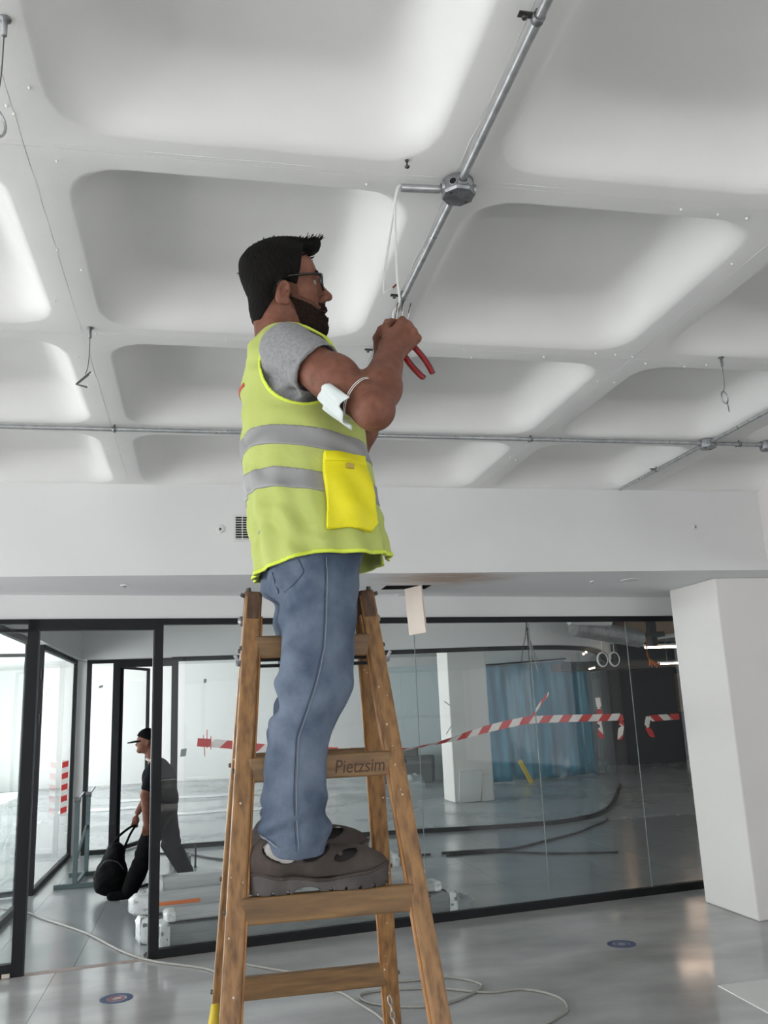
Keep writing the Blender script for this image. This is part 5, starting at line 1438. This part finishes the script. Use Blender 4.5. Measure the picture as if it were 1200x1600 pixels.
lp_ = empty('tube_lamp', (7.95, 14.0, 2.56), 'lit tube lamp hanging in the dark hall', 'lamp'); lpo = (7.95, 14.0, 2.56)
MB().box((7.52, 13.97, 2.565), (8.6, 14.03, 2.60)).build('housing', 'plastic_white', lp_, lpo); MB().tube([(7.56, 14.0, 2.545), (8.56, 14.0, 2.548)], .018, 10).build('tube', 'tube_warm', lp_, lpo, True)
for x in (7.7, 8.4): MB().tube([(x, 14, 2.6), (x, 14, 2.76)], .006, 6).build('hanger', 'steel_wire', lp_, lpo)
lp_ = empty('tube_lamp', (9.6, 16.2, 2.50), 'second tube lamp lower down in the dark hall', 'lamp'); lpo = (9.6, 16.2, 2.50)
MB().box((9.0, 16.17, 2.37), (10.1, 16.23, 2.40)).build('housing', 'plastic_white', lp_, lpo); MB().tube([(9.05, 16.2, 2.355), (10.05, 16.2, 2.355)], .014, 10).build('tube', 'tube_warm', lp_, lpo, True)
for x in (9.2, 9.9): MB().tube([(x, 16.2, 2.4), (x, 16.2, 3.2)], .006, 6).build('hanger', 'steel_wire', lp_, lpo)
lp_ = empty('amber_lamp', (10.1, 20.5, 2.5), 'small amber lamp glowing in the dark hall', 'lamp'); lpo = (10.1, 20.5, 2.5)
MB().tube([(9.6, 20.5, 2.545), (10.3, 20.5, 2.545)], .02, 8).build('bar', 'galvanised', lp_, lpo); MB().lathe((10.1, 20.5, 2.53), -ZZ, [(0, .03), (.03, .055), (.08, .055), (.10, .03)], 14).build('bulb', 'lamp_amber', lp_, lpo, True)
for x in (9.7, 10.2): MB().tube([(x, 20.5, 2.55), (x, 20.5, 3.2)], .006, 6).build('hanger', 'steel_wire', lp_, lpo)
oc = empty('orange_cables', (7.55, 13.8, 2.7), 'orange cable bundle dangling in the dark hall', 'cable'); oo = (7.55, 13.8, 2.7)
for k in range(5):
    MB().tube(smooth_path([(7.50+.01*k, 13.8, 2.75), (7.48, 13.8, 2.5), (7.50, 13.8, 2.35), (7.50+.05*k, 13.8, 2.22-.02*(k % 2))], 5), .009, 6).build('cable', 'orange', oc, oo, True)

# ================================================================== FAR ROOM
P = []
for i in range(70):
    u = i/69; row = []
    for j in range(16):
        v = j/15; x = 6.24+2.81*u; y = 19.0+.75*u+.035*math.sin(u*29+2*v)*(1-.4*v)+.02*math.sin(u*61+v*3)
        row.append((x, y, 0.02+2.52*v+.14*u*v))
    P.append(row)
cu = MB().sheet(P, .004).build('plastic_curtain', 'blue_sheet', None, (7.6, 19.3, 0), True); tag(cu, 'blue plastic sheet hung as a curtain in the far room', 'curtain')
b = MB().tube([(6.15, 19.0, 2.57), (9.12, 19.78, 2.73)], .02, 8); b.build('rail', 'frame', cu, (7.6, 19.3, 0))
P = [[(9.08+.016*i, 19.55+.05*math.sin(i*1.1)+.02*i, .02+2.6*j/9) for j in range(10)] for i in range(24)]
tag(MB().sheet(P, .004).build('plastic_curtain', 'film', None, (9.25, 19.6, 0), True), 'clear plastic sheet hanging right of the blue one', 'curtain')
b = MB().obox((4.685, 15.50, .29), (1, 0, 0), (0, 1, .33), (0, -.33, 1), .205, .008, .29)
tag(b.build('leaning_board', 'white_board', None, (4.7, 15.5, 0)), 'white board leaning against the far column', 'board')
b = MB().obox((5.02, 15.56, .24), (1, 0, .06), (0, 1, .22), (0, -.22, 1), .10, .008, .235)
tag(b.build('leaning_board', 'white_board', None, (5.0, 15.5, 0)), 'narrow board leaning behind the white one', 'board')
for (p, q, lab) in (((4.33, 15.66, 1.78), (4.43, 15.63, 1.70), 'upper'), ((4.33, 15.66, 1.20), (4.43, 15.63, 1.35), 'lower')):
    b = MB().obox((Vector(p)+Vector(q))/2-Vector((0, .03, 0)), Vector(q)-Vector(p), (0, 1, 0), ZZ, (Vector(q)-Vector(p)).length/2, .006, .012)
    tag(b.build('metal_strip', 'galvanised', None, p), lab+' grey metal strip fixed on the corner of the far column', 'strip')
b = MB().bbox((4.75, 20.7, .30), (.9, -.3, 0), (.3, .9, 0), ZZ, .62, .30, .30, .04); b.bbox((4.6, 20.7, .68), (.9, -.3, 0), (.3, .9, 0), ZZ, .4, .22, .09, .03)
tag(b.build('rubble_sacks', 'stone_dark', None, (4.5, 20.6, 0)), 'dark heap of covered material at the foot of the grey wall', 'heap')
for (x, y, lab, m) in ((4.55, 19.4, 'clear plastic bag lying in front of the dark heap', 'film'),):
    rnd = random.Random(9); b = MB(); P = []
    for i in range(7):
        a = math.pi*.5*i/6; row = []
        for k in range(15):
            th = 2*math.pi*(k % 14)/14; e = .30*(1+.3*rnd.uniform(-1, 1)); row.append((x+math.cos(th)*e*math.cos(a), y+math.sin(th)*e*math.cos(a), max(.003, e*.8*math.sin(a))))
        row[-1] = row[0]; P.append(row)
    tag(b.grid(P).build('plastic_bag', m, None, (x, y, 0), True), lab, 'bag')
b = MB().obox((4.1, 19.0, .06), (1, .2, .3), (-.2, 1, 0), (-.3, 0, 1), .12, .06, .03); b.obox((4.18, 19.0, .15), (.3, 0, 1), (0, 1, 0), (1, 0, -.3), .08, .03, .02)
tag(b.build('yellow_bag', 'yellow', None, (4.1, 19.0, 0)), 'crumpled yellow bag beside the ladder rail in the far room', 'bag')
b = MB().obox((6.9, 18.6, .24), (.45, 0, -.9), (0, 1, 0), (.9, 0, .45), .27, .02, .045)
tag(b.build('yellow_plank', 'yellow', None, (6.9, 18.6, 0)), 'yellow slat leaning below the blue curtain', 'plank')
# crumpled dust sheets on the far floor at left
for k, (x, y, w, d) in enumerate(((-1.6, 18.5, 2.2, .5), (-.6, 20.2, 2.6, .5), (.4, 16.8, 2.0, .4))):
    P = [[(x+w*(i/13-.5), y+d*(j/5-.5)+.05*math.sin(i*.9+k), .006+.030*abs(math.sin(i*1.3+j*.9+k))*math.sin(math.pi*j/5)) for j in range(6)] for i in range(14)]
    tag(MB().sheet(P, .004).build('dust_sheet', 'wrap_white', None, (x, y, 0), True), ('middle', 'farthest', 'nearest')[k]+' white dust sheet strip on the far room floor', 'sheet')
